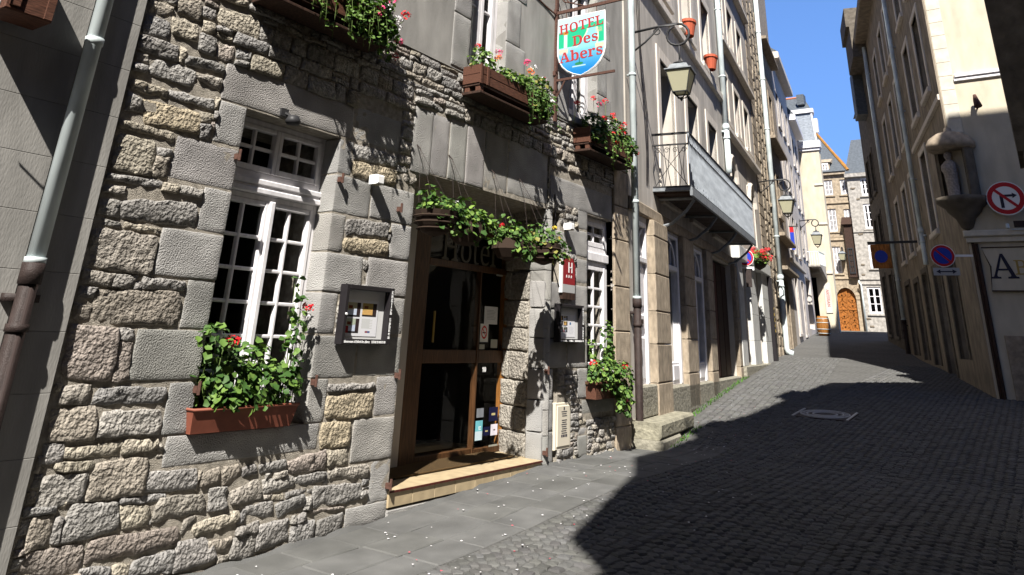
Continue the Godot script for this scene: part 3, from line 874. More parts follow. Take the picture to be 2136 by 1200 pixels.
# ---------------------------------------------------------------- the other houses
func surround(parent: Node3D, r: Rect2, w: float, m: Material, proud := 0.025, sill := true):
	var st := mb()
	cham(st, V(r.position.x - w, r.position.y, -0.05), V(r.position.x, r.end.y + w, proud), 0.006)
	cham(st, V(r.end.x, r.position.y, -0.05), V(r.end.x + w, r.end.y + w, proud), 0.006)
	cham(st, V(r.position.x, r.end.y, -0.05), V(r.end.x, r.end.y + w, proud), 0.006)
	obj("window_surround", st, m, parent)
	if sill:
		st = mb(); cham(st, V(r.position.x - w, r.position.y - 0.12, -0.3), V(r.end.x + w, r.position.y, proud + 0.05), 0.012)
		obj("window_sill", st, m, parent)

func left_house():
	var b := thing("grey_rendered_house", "grey rendered house scored like blocks, at the left edge", "building")
	bx("wall", V(-6, -1, -6), V(2.255, 15, 0.0), M.stucco_grey, b)
	# the render is scored into tall blocks, with a narrow pier at the corner
	var y := 0.08 - 0.93
	while y < 3.6:
		var st := mb(); st.set_color(Color(1, 1, 1) * R(0.94, 1.04)); cham(st, V(2.035, y + 0.0005, -0.05), V(2.262, y + 0.3095, 0.045), 0.0025); obj("corner_block", st, M.stucco_grey, b)
		var x := 0.9
		for w in [0.55, 0.51]:
			st = mb(); st.set_color(Color(1, 1, 1) * R(0.95, 1.03)); cham(st, V(x + 0.0005, y + 0.0005, -0.05), V(x + w - 0.0005, y + 0.3095, 0.02), 0.0025); obj("scored_block", st, M.stucco_grey, b)
			x += w
		y += 0.31
	bx("upper_wall", V(0.5, 3.6, -0.05), V(2.262, 15, 0.03), M.stucco_grey, b)

func downpipe(x: float, y0: float, y_mid: float, y1: float, r: float, z: float, label: String, foot_out := false, basis_ := Basis(), at := Vector3.ZERO, low_mat := "cast_iron"):
	var t := thing("downpipe", label, "downpipe", "", at, basis_)
	var st := mb(true); tube(st, [V(x, y_mid, z), V(x, y1, z)], r, 14); var up := obj("upper_pipe", st, M.zinc, t)
	var yy := y_mid + 1.3
	while yy < y1:
		st = mb(true); tube(st, [V(x, yy - 0.02, z), V(x, yy + 0.02, z)], r * 1.14, 14); box(st, V(x - 0.012, yy - 0.015, 0.0), V(x + 0.012, yy + 0.015, z)); obj("collar", st, M.zinc, up)
		yy += 1.9
	st = mb(true); tube(st, [V(x, y_mid, z), V(x, y_mid + 0.03, z)], r * 1.18, 14); obj("collar", st, M.zinc, up)
	st = mb(true)
	var low: StandardMaterial3D = M[low_mat]
	var pts := [V(x, y_mid + 0.01, z), V(x, y0 + 0.12, z)]
	if foot_out: pts.append_array([V(x, y0 + 0.06, z + 0.02), V(x, y0 + 0.01, z + 0.1), V(x, y0 - 0.01, z + 0.2)])
	else: pts.append(V(x, y0, z))
	tube(st, pts, r * 1.02, 14)
	var lo := obj("lower_pipe", st, low, t)
	st = mb(true)
	for k in [[-0.11, 0.0], [-0.35, -0.31]]: tube(st, [V(x, y_mid + k[0], z), V(x, y_mid + k[1], z)], r * 1.24, 14)
	box(st, V(x - r * 1.9, y_mid - 0.2, 0.0), V(x + r * 1.9, y_mid - 0.16, z * 0.7))
	obj("socket", st, low, lo)

var base2: Transform3D
func on2(s: float) -> float: return ground(9.55 + s * ALONG.x)

func balcony_house():
	var b := thing("balcony_house", "tall beige house with a long iron balcony, beyond the hotel", "building", "", base2.origin, base2.basis)
	var holes := []
	var up := [Rect2(2.1, 3.62, 1.05, 2.5), Rect2(4.25, 3.62, 1.0, 2.5), Rect2(6.36, 3.62, 1.0, 2.5), Rect2(2.0, 7.55, 1.0, 2.0), Rect2(4.1, 7.55, 1.0, 2.0), Rect2(6.25, 7.45, 0.95, 1.7)]
	var low := [Rect2(0.30, 0.84, 0.68, 2.2), Rect2(1.83, 0.78, 1.15, 2.3), Rect2(3.82, 0.76, 1.15, 2.3), Rect2(5.6, 0.7, 2.5, 2.4)]
	shell(b, 8.5, -0.2, 16.4, 8.0, up + low, M.stucco_beige)
	for r in up:
		dark_room(b, r, -0.36, 1.5)
		surround(b, r, 0.21, M.surround)
		window(b, Rect2(r.position.x, r.position.y, r.size.x, r.size.y), -0.3, 2, 1, 4, M.grey_iron, 0.06, 0.03)
	var st := mb(); cham(st, V(0.0, 7.12, -0.05), V(8.5, 7.30, 0.09), 0.02); obj("string_course", st, M.surround, b)
	st = mb(); cham(st, V(0.0, 3.12, -0.05), V(8.5, 3.30, 0.06), 0.02); obj("string_course", st, M.stone_tan, b)
	# ground floor: tan stone pillars between the shop openings
	for p in [[0.0, 0.28, -0.1], [0.98, 1.80, 0.12], [3.0, 3.79, 0.10], [5.02, 5.58, 0.09], [8.12, 8.45, 0.1]]:
		var y := -0.1
		while y < 3.1:
			var hh := R(0.42, 0.62)
			if y + hh > 2.9: hh = 3.11 - y
			st = mb(); st.set_color(Color(1, 1, 1) * R(0.85, 1.12)); cham(st, V(p[0], y + 0.004, -0.05), V(p[1], y + hh - 0.004, p[2]), 0.014); obj("pillar_block", st, M.pillar, b)
			y += hh
	st = mb(); cham(st, V(1.8, -0.2, -0.05), V(3.75, 0.77, 0.10), 0.02); obj("granite_plinth", st, M.step_stone, b)
	st = mb(); cham(st, V(3.76, -0.2, -0.05), V(8.3, 0.75, 0.09), 0.02); obj("granite_plinth", st, M.step_stone, b)
	for r in low: dark_room(b, r, -0.36, 1.6)
	# white panelled house door with a crossed fanlight
	st = mb()
	cham(st, V(0.30, 0.84, -0.1), V(0.37, 3.04, 0.0), 0.01); cham(st, V(0.91, 0.84, -0.1), V(0.98, 3.04, 0.0), 0.01); cham(st, V(0.37, 2.97, -0.1), V(0.91, 3.04, 0.0), 0.01); cham(st, V(0.37, 2.45, -0.1), V(0.91, 2.53, 0.015), 0.01)
	var d := obj("door", st, M.white_paint, b)
	st = mb(); box(st, V(0.37, 0.84, -0.09), V(0.91, 2.45, -0.05)); obj("door_leaf", st, M.white_paint, d)
	for k in [[0.42, 0.9, 0.62, 1.45], [0.66, 0.9, 0.87, 1.45], [0.42, 1.55, 0.87, 1.75], [0.42, 1.85, 0.62, 2.4], [0.66, 1.85, 0.87, 2.4]]:
		st = mb(); cham(st, V(k[0], k[1], -0.05), V(k[2], k[3], -0.025), 0.02); obj("door_panel", st, M.white_paint, d)
	st = mb(); tube(st, [V(0.37, 2.53, -0.05), V(0.91, 2.97, -0.05)], 0.014, 5); tube(st, [V(0.37, 2.97, -0.05), V(0.91, 2.53, -0.05)], 0.014, 5); obj("glazing_bar", st, M.white_paint, d)
	st = mb(); quad(st, V(0.37, 2.53, -0.06), V(0.91, 2.53, -0.06), V(0.91, 2.97, -0.06), V(0.37, 2.97, -0.06)); obj("pane", st, M.glass, d)
	st = mb(); box(st, V(0.56, 1.62, -0.025), V(0.74, 1.68, -0.01)); obj("letter_slot", st, M.cast_iron, d)
	# shop window with an arched head and a pale blind inside, and the glazed door beside it
	for k in 2:
		var r: Rect2 = low[1 + k]
		var x0: float = r.position.x; var x1: float = r.end.x; var y0: float = r.position.y; var y1: float = r.end.y
		st = mb()
		cham(st, V(x0, y0, -0.12), V(x0 + 0.09, y1, 0.0), 0.012); cham(st, V(x1 - 0.09, y0, -0.12), V(x1, y1, 0.0), 0.012)
		cham(st, V(x0 + 0.09, y0, -0.11), V(x1 - 0.09, y0 + 0.32, -0.03), 0.012); cham(st, V(x0 + 0.09, y0 + 1.72, -0.12), V(x1 - 0.09, y0 + 1.80, 0.0), 0.012); cham(st, V(x0 + 0.09, y1 - 0.06, -0.12), V(x1 - 0.09, y1, 0.0), 0.012)
		var f := obj("arched_shopfront" if k == 0 else "glazed_door", st, M.white_paint, b)
		var cx := (x0 + x1) / 2
		st = mb()
		var pts := []
		for i in 13:
			var t := PI * i / 12
			pts.append(V(cx + cos(t) * 0.44, y0 + 1.80 + sin(t) * 0.43, -0.05))
		tube(st, pts, 0.028, 6); obj("arched_bar", st, M.white_paint, f)
		for i in 3:
			st = mb(); var tx: float = [-0.2, 0.0, 0.2][i]
			tube(st, [V(cx + tx, y0 + 1.8, -0.06), V(cx + tx * 1.2, y0 + 2.2, -0.06)], 0.016, 5); obj("glazing_bar", st, M.white_paint, f)
		st = mb(); quad(st, V(x0 + 0.09, y0 + 0.32, -0.08), V(x1 - 0.09, y0 + 0.32, -0.08), V(x1 - 0.09, y1 - 0.06, -0.08), V(x0 + 0.09, y1 - 0.06, -0.08)); obj("pane", st, M.glass, f)
		if k == 0: bx("blind", V(x0 + 0.09, y0 + 0.32, -0.2), V(x1 - 0.09, y0 + 1.72, -0.18), M.blind, f)
		for i in 2:
			st = mb(); cham(st, V(x0 + 0.14 + i * 0.46, y0 + 0.05, -0.035), V(x0 + 0.55 + i * 0.46, y0 + 0.28, -0.015), 0.015); obj("door_panel", st, M.white_paint, f)
		if k == 1:
			st = mb(); cham(st, V(cx - 0.05, y0 + 0.32, -0.1), V(cx + 0.05, y0 + 1.72, -0.02), 0.01); obj("meeting_stile", st, M.white_paint, f)
	# the deep doorway in shade under the balcony
	for k in 4:
		st = mb(); cham(st, V(5.62 + k * 0.62, 0.75, -0.16), V(6.2 + k * 0.62, 3.05, -0.1), 0.02); obj("dark_door_leaf", st, M.red_wood if k == 1 else M.dark_wood, b)
	# the balcony
	var bal := obj("balcony", balcony_floor(), M.grey_iron, b)
	for i in 14:
		st = mb(); cham(st, V(1.5 + i * 0.47, 3.575, 0.0), V(1.94 + i * 0.47, 3.61, 0.6), 0.006); obj("floor_board", st, M.dark_wood, bal)
	st = mb()
	for y in [3.68, 4.36]: box(st, V(1.45, y - 0.012, 0.588), V(8.05, y + 0.012, 0.612))
	tube(st, [V(1.45, 4.54, 0.0), V(1.45, 4.54, 0.6), V(8.05, 4.54, 0.6), V(8.05, 4.54, 0.0)], 0.022, 6)
	for y in [3.68, 4.36]:
		for x in [1.45, 8.05]: box(st, V(x - 0.012, y - 0.012, 0.0), V(x + 0.012, y + 0.012, 0.6))
	obj("rail", st, M.black_iron, bal)
	for k in 67:
		st = mb(); var x := 1.45 + 0.1 * k
		box(st, V(x - 0.012, 3.62, 0.588), V(x + 0.012, 4.53, 0.612)); obj("baluster", st, M.balcony_paint, bal)
	st = mb()
	for k in 29:
		var x := 1.51 + 0.2234 * k
		tube(st, ring_xy(V(x, 4.45, 0.6), 0.05, 8), 0.006, 4)
		tube(st, ring_xy(V(x, 3.76, 0.6), 0.04, 8), 0.006, 4)
	obj("rail_ornament", st, M.balcony_paint, bal)
	st = mb()
	for k in 5:
		var z := 0.06 + 0.12 * k
		tube(st, [V(1.45, 3.62, z), V(1.45, 3.95, z + (0.05 if k % 2 else -0.05)), V(1.45, 4.36, z)], 0.006, 4)
	tube(st, [V(1.45, 3.68, 0.03), V(1.45, 4.05, 0.3), V(1.45, 4.36, 0.03)], 0.006, 4); tube(st, [V(1.45, 3.68, 0.57), V(1.45, 4.05, 0.3), V(1.45, 4.36, 0.57)], 0.006, 4)
	for k in 4:
		var pts := []
		for i in 12: pts.append(V(1.45, 4.27 + sin(i * 0.75) * 0.05 * (1 - i / 16.0), 0.1 + k * 0.14 + cos(i * 0.75) * 0.05 * (1 - i / 16.0)))
		tube(st, pts, 0.005, 4)
	obj("scrollwork", st, M.black_iron, bal)
	for x in [1.75, 3.6, 5.7, 7.8]:
		st = mb(); tube(st, [V(x, 3.1, 0.02), V(x, 3.15, 0.2), V(x, 3.35, 0.45), V(x, 3.52, 0.58)], 0.025, 6); tube(st, [V(x, 3.54, 0.0), V(x, 3.54, 0.58)], 0.025, 6); obj("bracket", st, M.grey_iron, bal)

func ring_xy(c: Vector3, r: float, n: int) -> Array:
	var out := []
	for i in n + 1: out.append(c + V(cos(TAU * i / n) * r, sin(TAU * i / n) * r, 0))
	return out

func balcony_floor() -> SurfaceTool:
	var st := mb()
	box(st, V(1.42, 3.61, 0.0), V(8.08, 3.66, 0.63)); box(st, V(1.42, 3.53, 0.59), V(8.08, 3.61, 0.635))
	return st

func banded_house():
	var b := thing("banded_beige_house", "beige house with string courses and arched balcony windows, next to the stone strip", "building", "", base2.origin + ALONG * 8.5, base2.basis)
	var arches := [Rect2(0.3, 4.0, 0.95, 1.65), Rect2(3.4, 4.0, 1.0, 1.5)]
	var up := []
	for x in [0.2, 2.1, 3.8]:
		up.append(Rect2(x, 6.85, 0.85, 1.3)); up.append(Rect2(x - (0.3 if x > 1 else 0.0), 9.35, 0.85, 1.3)); up.append(Rect2(x, 11.75, 0.8, 1.0))
	var low := [Rect2(0.7, 1.0, 1.0, 2.3), Rect2(2.9, 1.0, 1.0, 2.3)]
	shell(b, 5.6, 0.2, 16.6, 8.0, arches + up + low, M.stucco_warm)
	for r in arches + up:
		dark_room(b, r, -0.36, 1.4)
		surround(b, r, 0.16, M.surround)
		window(b, r, -0.3, 2, 1, 2, M.grey_iron, 0.06, 0.03)
	for r in arches:
		var st := mb()
		var pts := []
		for i in 11:
			var t := PI * i / 10
			pts.append(V(r.position.x + r.size.x / 2 + cos(t) * (r.size.x / 2 + 0.08), r.end.y - 0.35 + sin(t) * 0.62, 0.03))
		tube(st, pts, 0.07, 6); obj("arched_surround", st, M.surround, b)
	for y in [6.42, 8.9, 11.6]:
		var st := mb(); cham(st, V(0.0, y, -0.05), V(5.6, y + 0.14, 0.16), 0.02); obj("string_course", st, M.surround, b)
	# white painted shopfront
	for p in [[-0.05, 0.65], [1.75, 2.85], [3.95, 5.1]]:
		var y := 0.95
		for hh in [0.55, 0.62, 0.5, 0.7]:
			var st := mb(); st.set_color(Color(1, 1, 1) * R(0.93, 1.03)); cham(st, V(p[0], y + 0.002, -0.05), V(p[1], y + hh - 0.002, 0.12), 0.006); obj("white_block", st, M.white_shop, b)
			y += hh
	var st2 := mb(); cham(st2, V(-0.05, 0.3, -0.05), V(5.4, 0.95, 0.17), 0.02); obj("plinth", st2, M.step_stone, b)
	st2 = mb(); cham(st2, V(-0.1, 3.3, -0.05), V(5.5, 3.62, 0.2), 0.02); obj("shop_fascia", st2, M.white_shop, b)
	for r in low:
		dark_room(b, r, -0.3, 1.4)
		window(b, r, -0.2, 1, 1, 2, M.white_paint, 0.08, 0.03, false, "shop_window")
	st2 = mb(); cham(st2, V(5.12, 0.8, -0.05), V(5.5, 3.28, 0.22), 0.01); var ch := obj("dark_shop_panel", st2, M.frame_black, b)
	letters(ch, "lettering", "V E N T E", 0.16, V(5.31, 2.1, 0.224), M.ink_gold, "Droid Serif", 400, 0.004, Basis(V(0, 0, 1), -PI / 2))

func stone_house():
	var b := thing("brown_stone_house", "brown stone house with a tall zinc downpipe, past the beige houses", "building", "", base2.origin + ALONG * 14.1, base2.basis)
	var holes := [Rect2(5.2, 1.25, 1.0, 2.4), Rect2(3.0, 6.0, 0.9, 1.6), Rect2(5.6, 6.0, 0.9, 1.6), Rect2(5.6, 9.2, 0.9, 1.6)]
	shell(b, 8.0, 0.3, 17.0, 8.0, holes, M.stone_tan)
	for r in holes:
		dark_room(b, r, -0.36, 1.4); surround(b, r, 0.15, M.stone_tan, 0.03); window(b, r, -0.28, 2, 1, 3, M.white_paint, 0.06, 0.03)
	# quoins down the near edge and rows of rough stones showing through the mortar
	var y := 0.9
	var n := 0
	while y < 16.5:
		var hh := R(0.28, 0.5)
		var st := mb(); st.set_color(Color(1, 1, 1) * R(0.8, 1.15)); cham(st, V(0.0, y + 0.012, -0.05), V(R(0.5, 1.0), y + hh - 0.012, 0.02), 0.012); obj("quoin", st, M.stone_tan, b)
		if y < 13.0:
			for k in 3:
				var x := 1.1 + k * 0.9 + R(0, 0.3)
				obj("stone", rock([Vector2(x, y + 0.02), Vector2(x + R(0.35, 0.7), y + 0.03), Vector2(x + R(0.35, 0.7), y + hh - 0.03), Vector2(x, y + hh - 0.02)], 0.03, 0.025, Color(0.55, 0.46, 0.35) * R(0.85, 1.15)), M.rubble, b)
		y += hh
	for yy in [3.9, 5.05, 8.6, 12.6]:
		var st := mb(); cham(st, V(4.0, yy, -0.05), V(8.0, yy + 0.12, 0.3), 0.02); obj("cornice", st, M.stone_tan, b)

func pink_house():
	var b := thing("pale_pink_house", "pale pink rendered house with a slate roof and orange chimneys, before the cream corner house", "building", "", base2.origin + ALONG * 22.1, base2.basis)
	var holes := []
	for y in [5.2, 7.9, 10.4]:
		for x in [0.8, 2.6, 4.4]: holes.append(Rect2(x, y, 0.85, 1.5))
	holes.append(Rect2(1.2, 1.9, 1.2, 2.2)); holes.append(Rect2(4.0, 1.9, 1.0, 2.2))
	shell(b, 6.0, 0.6, 13.2, 8.0, holes, M.stucco_pink)
	for r in holes:
		dark_room(b, r, -0.36, 1.2); surround(b, r, 0.10, M.stucco_pink, 0.012); window(b, r, -0.26, 2, 1, 3, M.white_paint, 0.06, 0.03)
	var st := mb(); cham(st, V(0.0, 13.2, -0.2), V(6.0, 13.5, 0.35), 0.03); obj("cornice", st, M.surround, b)
	st = mb(); xprism(st, [Vector2(0.32, 13.5), Vector2(-3.6, 16.6), Vector2(-8.0, 13.5)], 0.0, 6.0); var rf := obj("roof", st, M.slate, b)
	for x in [0.2, 3.0, 5.2]:
		st = mb(); box(st, V(x, 13.7, -1.6), V(x + 0.6, 15.6 - x * 0.12, -0.9)); obj("chimney", st, M.brick_pot, rf)
	st = mb(); box(st, V(2.0, 13.4, -0.6), V(2.7, 14.3, 0.1)); obj("dormer", st, M.white_paint, rf)
	st = mb(); cham(st, V(0.0, 4.55, -0.05), V(6.0, 4.7, 0.12), 0.02); obj("string_course", st, M.surround, b)

func narrow_house():
	var b := thing("narrow_pale_house", "narrow pale house with a white cornice and dark shop below, touching the cream corner house", "building", "", base2.origin + ALONG * 28.1, base2.basis)
	var holes := []
	for y in [5.5, 7.8, 9.9]:
		for x in [0.7, 2.3]: holes.append(Rect2(x, y, 0.8, 1.4))
	holes.append(Rect2(0.5, 2.2, 2.8, 2.3))
	shell(b, 4.4, 1.0, 12.0, 8.0, holes, M.stucco_pink)
	for r in holes:
		dark_room(b, r, -0.36, 1.2)
		if r.size.x < 1: surround(b, r, 0.10, M.stucco_pink, 0.012); window(b, r, -0.26, 2, 1, 3, M.white_paint, 0.06, 0.03)
	var st := mb(); cham(st, V(0.0, 12.0, -0.3), V(4.4, 12.3, 0.35), 0.03); obj("cornice", st, M.white_paint, b)
	st = mb(); xprism(st, [Vector2(0.3, 12.3), Vector2(-1.0, 14.0), Vector2(-4.0, 14.6), Vector2(-8.0, 12.3)], 0.0, 4.4); obj("roof", st, M.slate, b)

func cream_house():
	# its end wall looks down the street
	var b := thing("cream_corner_house", "cream rendered corner house with a tall slate mansard roof, jutting into the street", "building", "", V(42, 0, -4.05), Basis(V(0, 0, 1), V(0, 1, 0), V(-1, 0, 0)))
	var st := mb()
	holed(st, Rect2(-6.5, 1.5, 6.5, 10.0), [Rect2(-3.2, 5.6, 0.9, 2.0), Rect2(-6.2, 2.2, 5.35, 2.6)], -0.35, 0.0)
	obj("wall", st, M.stucco_cream, b)
	st = mb()      # its flank runs back at a slant
	block(st, [P(-0.35, -0.35), P(-0.09, -0.35), P(-2.3, -8.0), P(-2.6, -8.0)], 1.5, 11.5); block(st, [P(-6.5, -0.35), P(-6.2, -0.35), P(-6.2, -8.0), P(-6.5, -8.0)], 1.5, 11.5)
	block(st, [P(-6.2, -7.7), P(-2.5, -7.7), P(-2.6, -8.0), P(-6.2, -8.0)], 1.5, 11.5); block(st, [P(-6.2, -0.35), P(-0.35, -0.35), P(-2.4, -7.7), P(-6.2, -7.7)], 11.2, 11.49)
	obj("side_and_back_walls", st, M.stucco_cream, b)
	st = mb(); cham(st, V(-6.5, 4.95, -0.05), V(0.0, 5.07, 0.06), 0.015); obj("string_course", st, M.cream_trim, b)
	for y in [7.45, 9.52]:
		st = mb(); cham(st, V(-0.42, y, -0.05), V(0.02, y + 0.09, 0.06), 0.015); obj("corner_band", st, M.cream_trim, b)
	st = mb(); block(st, [P(-6.6, 0.08), P(0.06, 0.08), P(0.06, -0.2), P(-2.2, -8.0), P(-6.6, -8.0)], 11.45, 11.60); block(st, [P(-6.65, 0.16), P(0.12, 0.16), P(0.12, -0.2), P(-2.1, -8.05), P(-6.65, -8.05)], 11.601, 11.98); obj("cornice", st, M.white_paint, b)
	# steep lower slope, white ledge, then the upper slope and chimney
	st = mb(); taper(st, [P(-6.4, 0.0), P(-0.06, 0.0), P(-2.2, -7.9), P(-6.4, -7.9)], 11.98, [P(-6.2, -0.35), P(-0.24, -0.35), P(-2.4, -7.6), P(-6.2, -7.6)], 13.7); var rf := obj("mansard_roof", st, M.slate_pale, b)
	st = mb(); tube(st, [V(-0.07, 12.0, 0.0), V(-0.25, 13.7, -0.34)], 0.05, 6); obj("corner_roll", st, M.white_paint, rf)
	st = mb(); block(st, [P(-6.3, -0.22), P(-0.12, -0.22), P(-0.12, -0.5), P(-2.2, -7.7), P(-6.3, -7.7)], 13.70, 13.93); obj("roof_ledge", st, M.white_paint, rf)
	st = mb(); taper(st, [P(-6.0, -0.4), P(-0.25, -0.4), P(-2.4, -7.5), P(-6.0, -7.5)], 13.93, [P(-5.2, -1.5), P(-0.82, -1.5), P(-2.6, -6.0), P(-5.2, -6.0)], 15.0); obj("upper_roof", st, M.slate, rf)
	st = mb(); tube(st, [V(-3.0, 15.02, -1.5), V(-0.82, 15.02, -1.5)], 0.07, 6); obj("ridge_tiles", st, M.brick_pot, rf)
	st = mb(); box(st, V(-1.0, 14.3, -1.0), V(-0.6, 14.9, -0.5)); obj("chimney", st, M.slate, rf)
	bx("chimney", V(-0.2, 12.6, -0.8), V(-0.02, 13.4, -0.55), M.white_paint, rf)
	dark_room(b, Rect2(-6.0, 2.2, 5.0, 2.6), -0.36, 2.5)
	window(b, Rect2(-3.2, 5.6, 0.9, 2.0), -0.2, 2, 1, 3, M.white_paint)
	# tall pink board on the corner pier
	st = mb(); cham(st, V(-0.52, 3.05, 0.0), V(-0.2, 4.48, 0.04), 0.006); var sg := obj("sign_board", st, M.stucco_pink, b)
	letters(sg, "lettering", "ARTISAN", 0.17, V(-0.36, 3.77, 0.044), M.ink_red, "Droid Serif", 400, 0.004, Basis(V(0, 0, 1), -PI / 2), 1.15)
	st = mb(); cham(st, V(-0.85, 2.0, 0.0), V(0.03, 2.3, 0.05), 0.01); obj("plinth", st, M.stone_pale, b)
	# little green balcony above the dark opening
	st = mb(); cham(st, V(-1.7, 5.2, 0.0), V(-0.3, 5.32, 1.3), 0.02); var bal := obj("balcony", st, M.stone_pale, b)
	st = mb()
	for z in [1.27]: box(st, V(-1.7, 5.93, z - 0.02), V(-0.3, 5.97, z + 0.02))
	box(st, V(-0.34, 5.93, 0.0), V(-0.3, 5.97, 1.3)); box(st, V(-1.7, 5.93, 0.0), V(-1.66, 5.97, 1.3))
	obj("rail", st, M.zinc, bal)
	for k in 13:
		st = mb(); box(st, V(-1.7 + k * 0.115, 5.32, 1.25), V(-1.67 + k * 0.115, 5.93, 1.28)); obj("baluster", st, M.zinc, bal)
	for k in 10:
		st = mb(); box(st, V(-0.335, 5.32, k * 0.13), V(-0.305, 5.93, k * 0.13 + 0.03)); obj("baluster", st, M.zinc, bal)
	for x in [-1.5, -0.45]:
		st = mb(); xprism(st, [Vector2(0.0, 5.2), Vector2(0.0, 4.6), Vector2(0.25, 4.75), Vector2(1.1, 5.2)], x, x + 0.15); obj("bracket", st, M.stone_pale, bal)

func block(st: SurfaceTool, pts: Array, y0: float, y1: float):      # a plan of Vector2(x, z), raised from y0 to y1
	taper(st, pts, y0, pts, y1)
func taper(st: SurfaceTool, lo: Array, y0: float, hi: Array, y1: float):
	var turn := 0.0
	for i in lo.size(): turn += lo[i].cross(lo[(i + 1) % lo.size()])
	var n := lo.size()
	for i in n:
		var j := (i + 1) % n if turn < 0 else (i + n - 1) % n
		quad(st, V(lo[i].x, y0, lo[i].y), V(lo[j].x, y0, lo[j].y), V(hi[j].x, y1, hi[j].y), V(hi[i].x, y1, hi[i].y))
	var ids := Geometry2D.triangulate_polygon(PackedVector2Array(lo))
	for i in range(0, ids.size(), 3):
		var a := [ids[i], ids[i + 1], ids[i + 2]]
		if (lo[a[1]] - lo[a[0]]).cross(lo[a[2]] - lo[a[0]]) > 0: a.reverse()
		tri(st, V(hi[a[0]].x, y1, hi[a[0]].y), V(hi[a[1]].x, y1, hi[a[1]].y), V(hi[a[2]].x, y1, hi[a[2]].y))
		tri(st, V(lo[a[0]].x, y0, lo[a[0]].y), V(lo[a[2]].x, y0, lo[a[2]].y), V(lo[a[1]].x, y0, lo[a[1]].y))

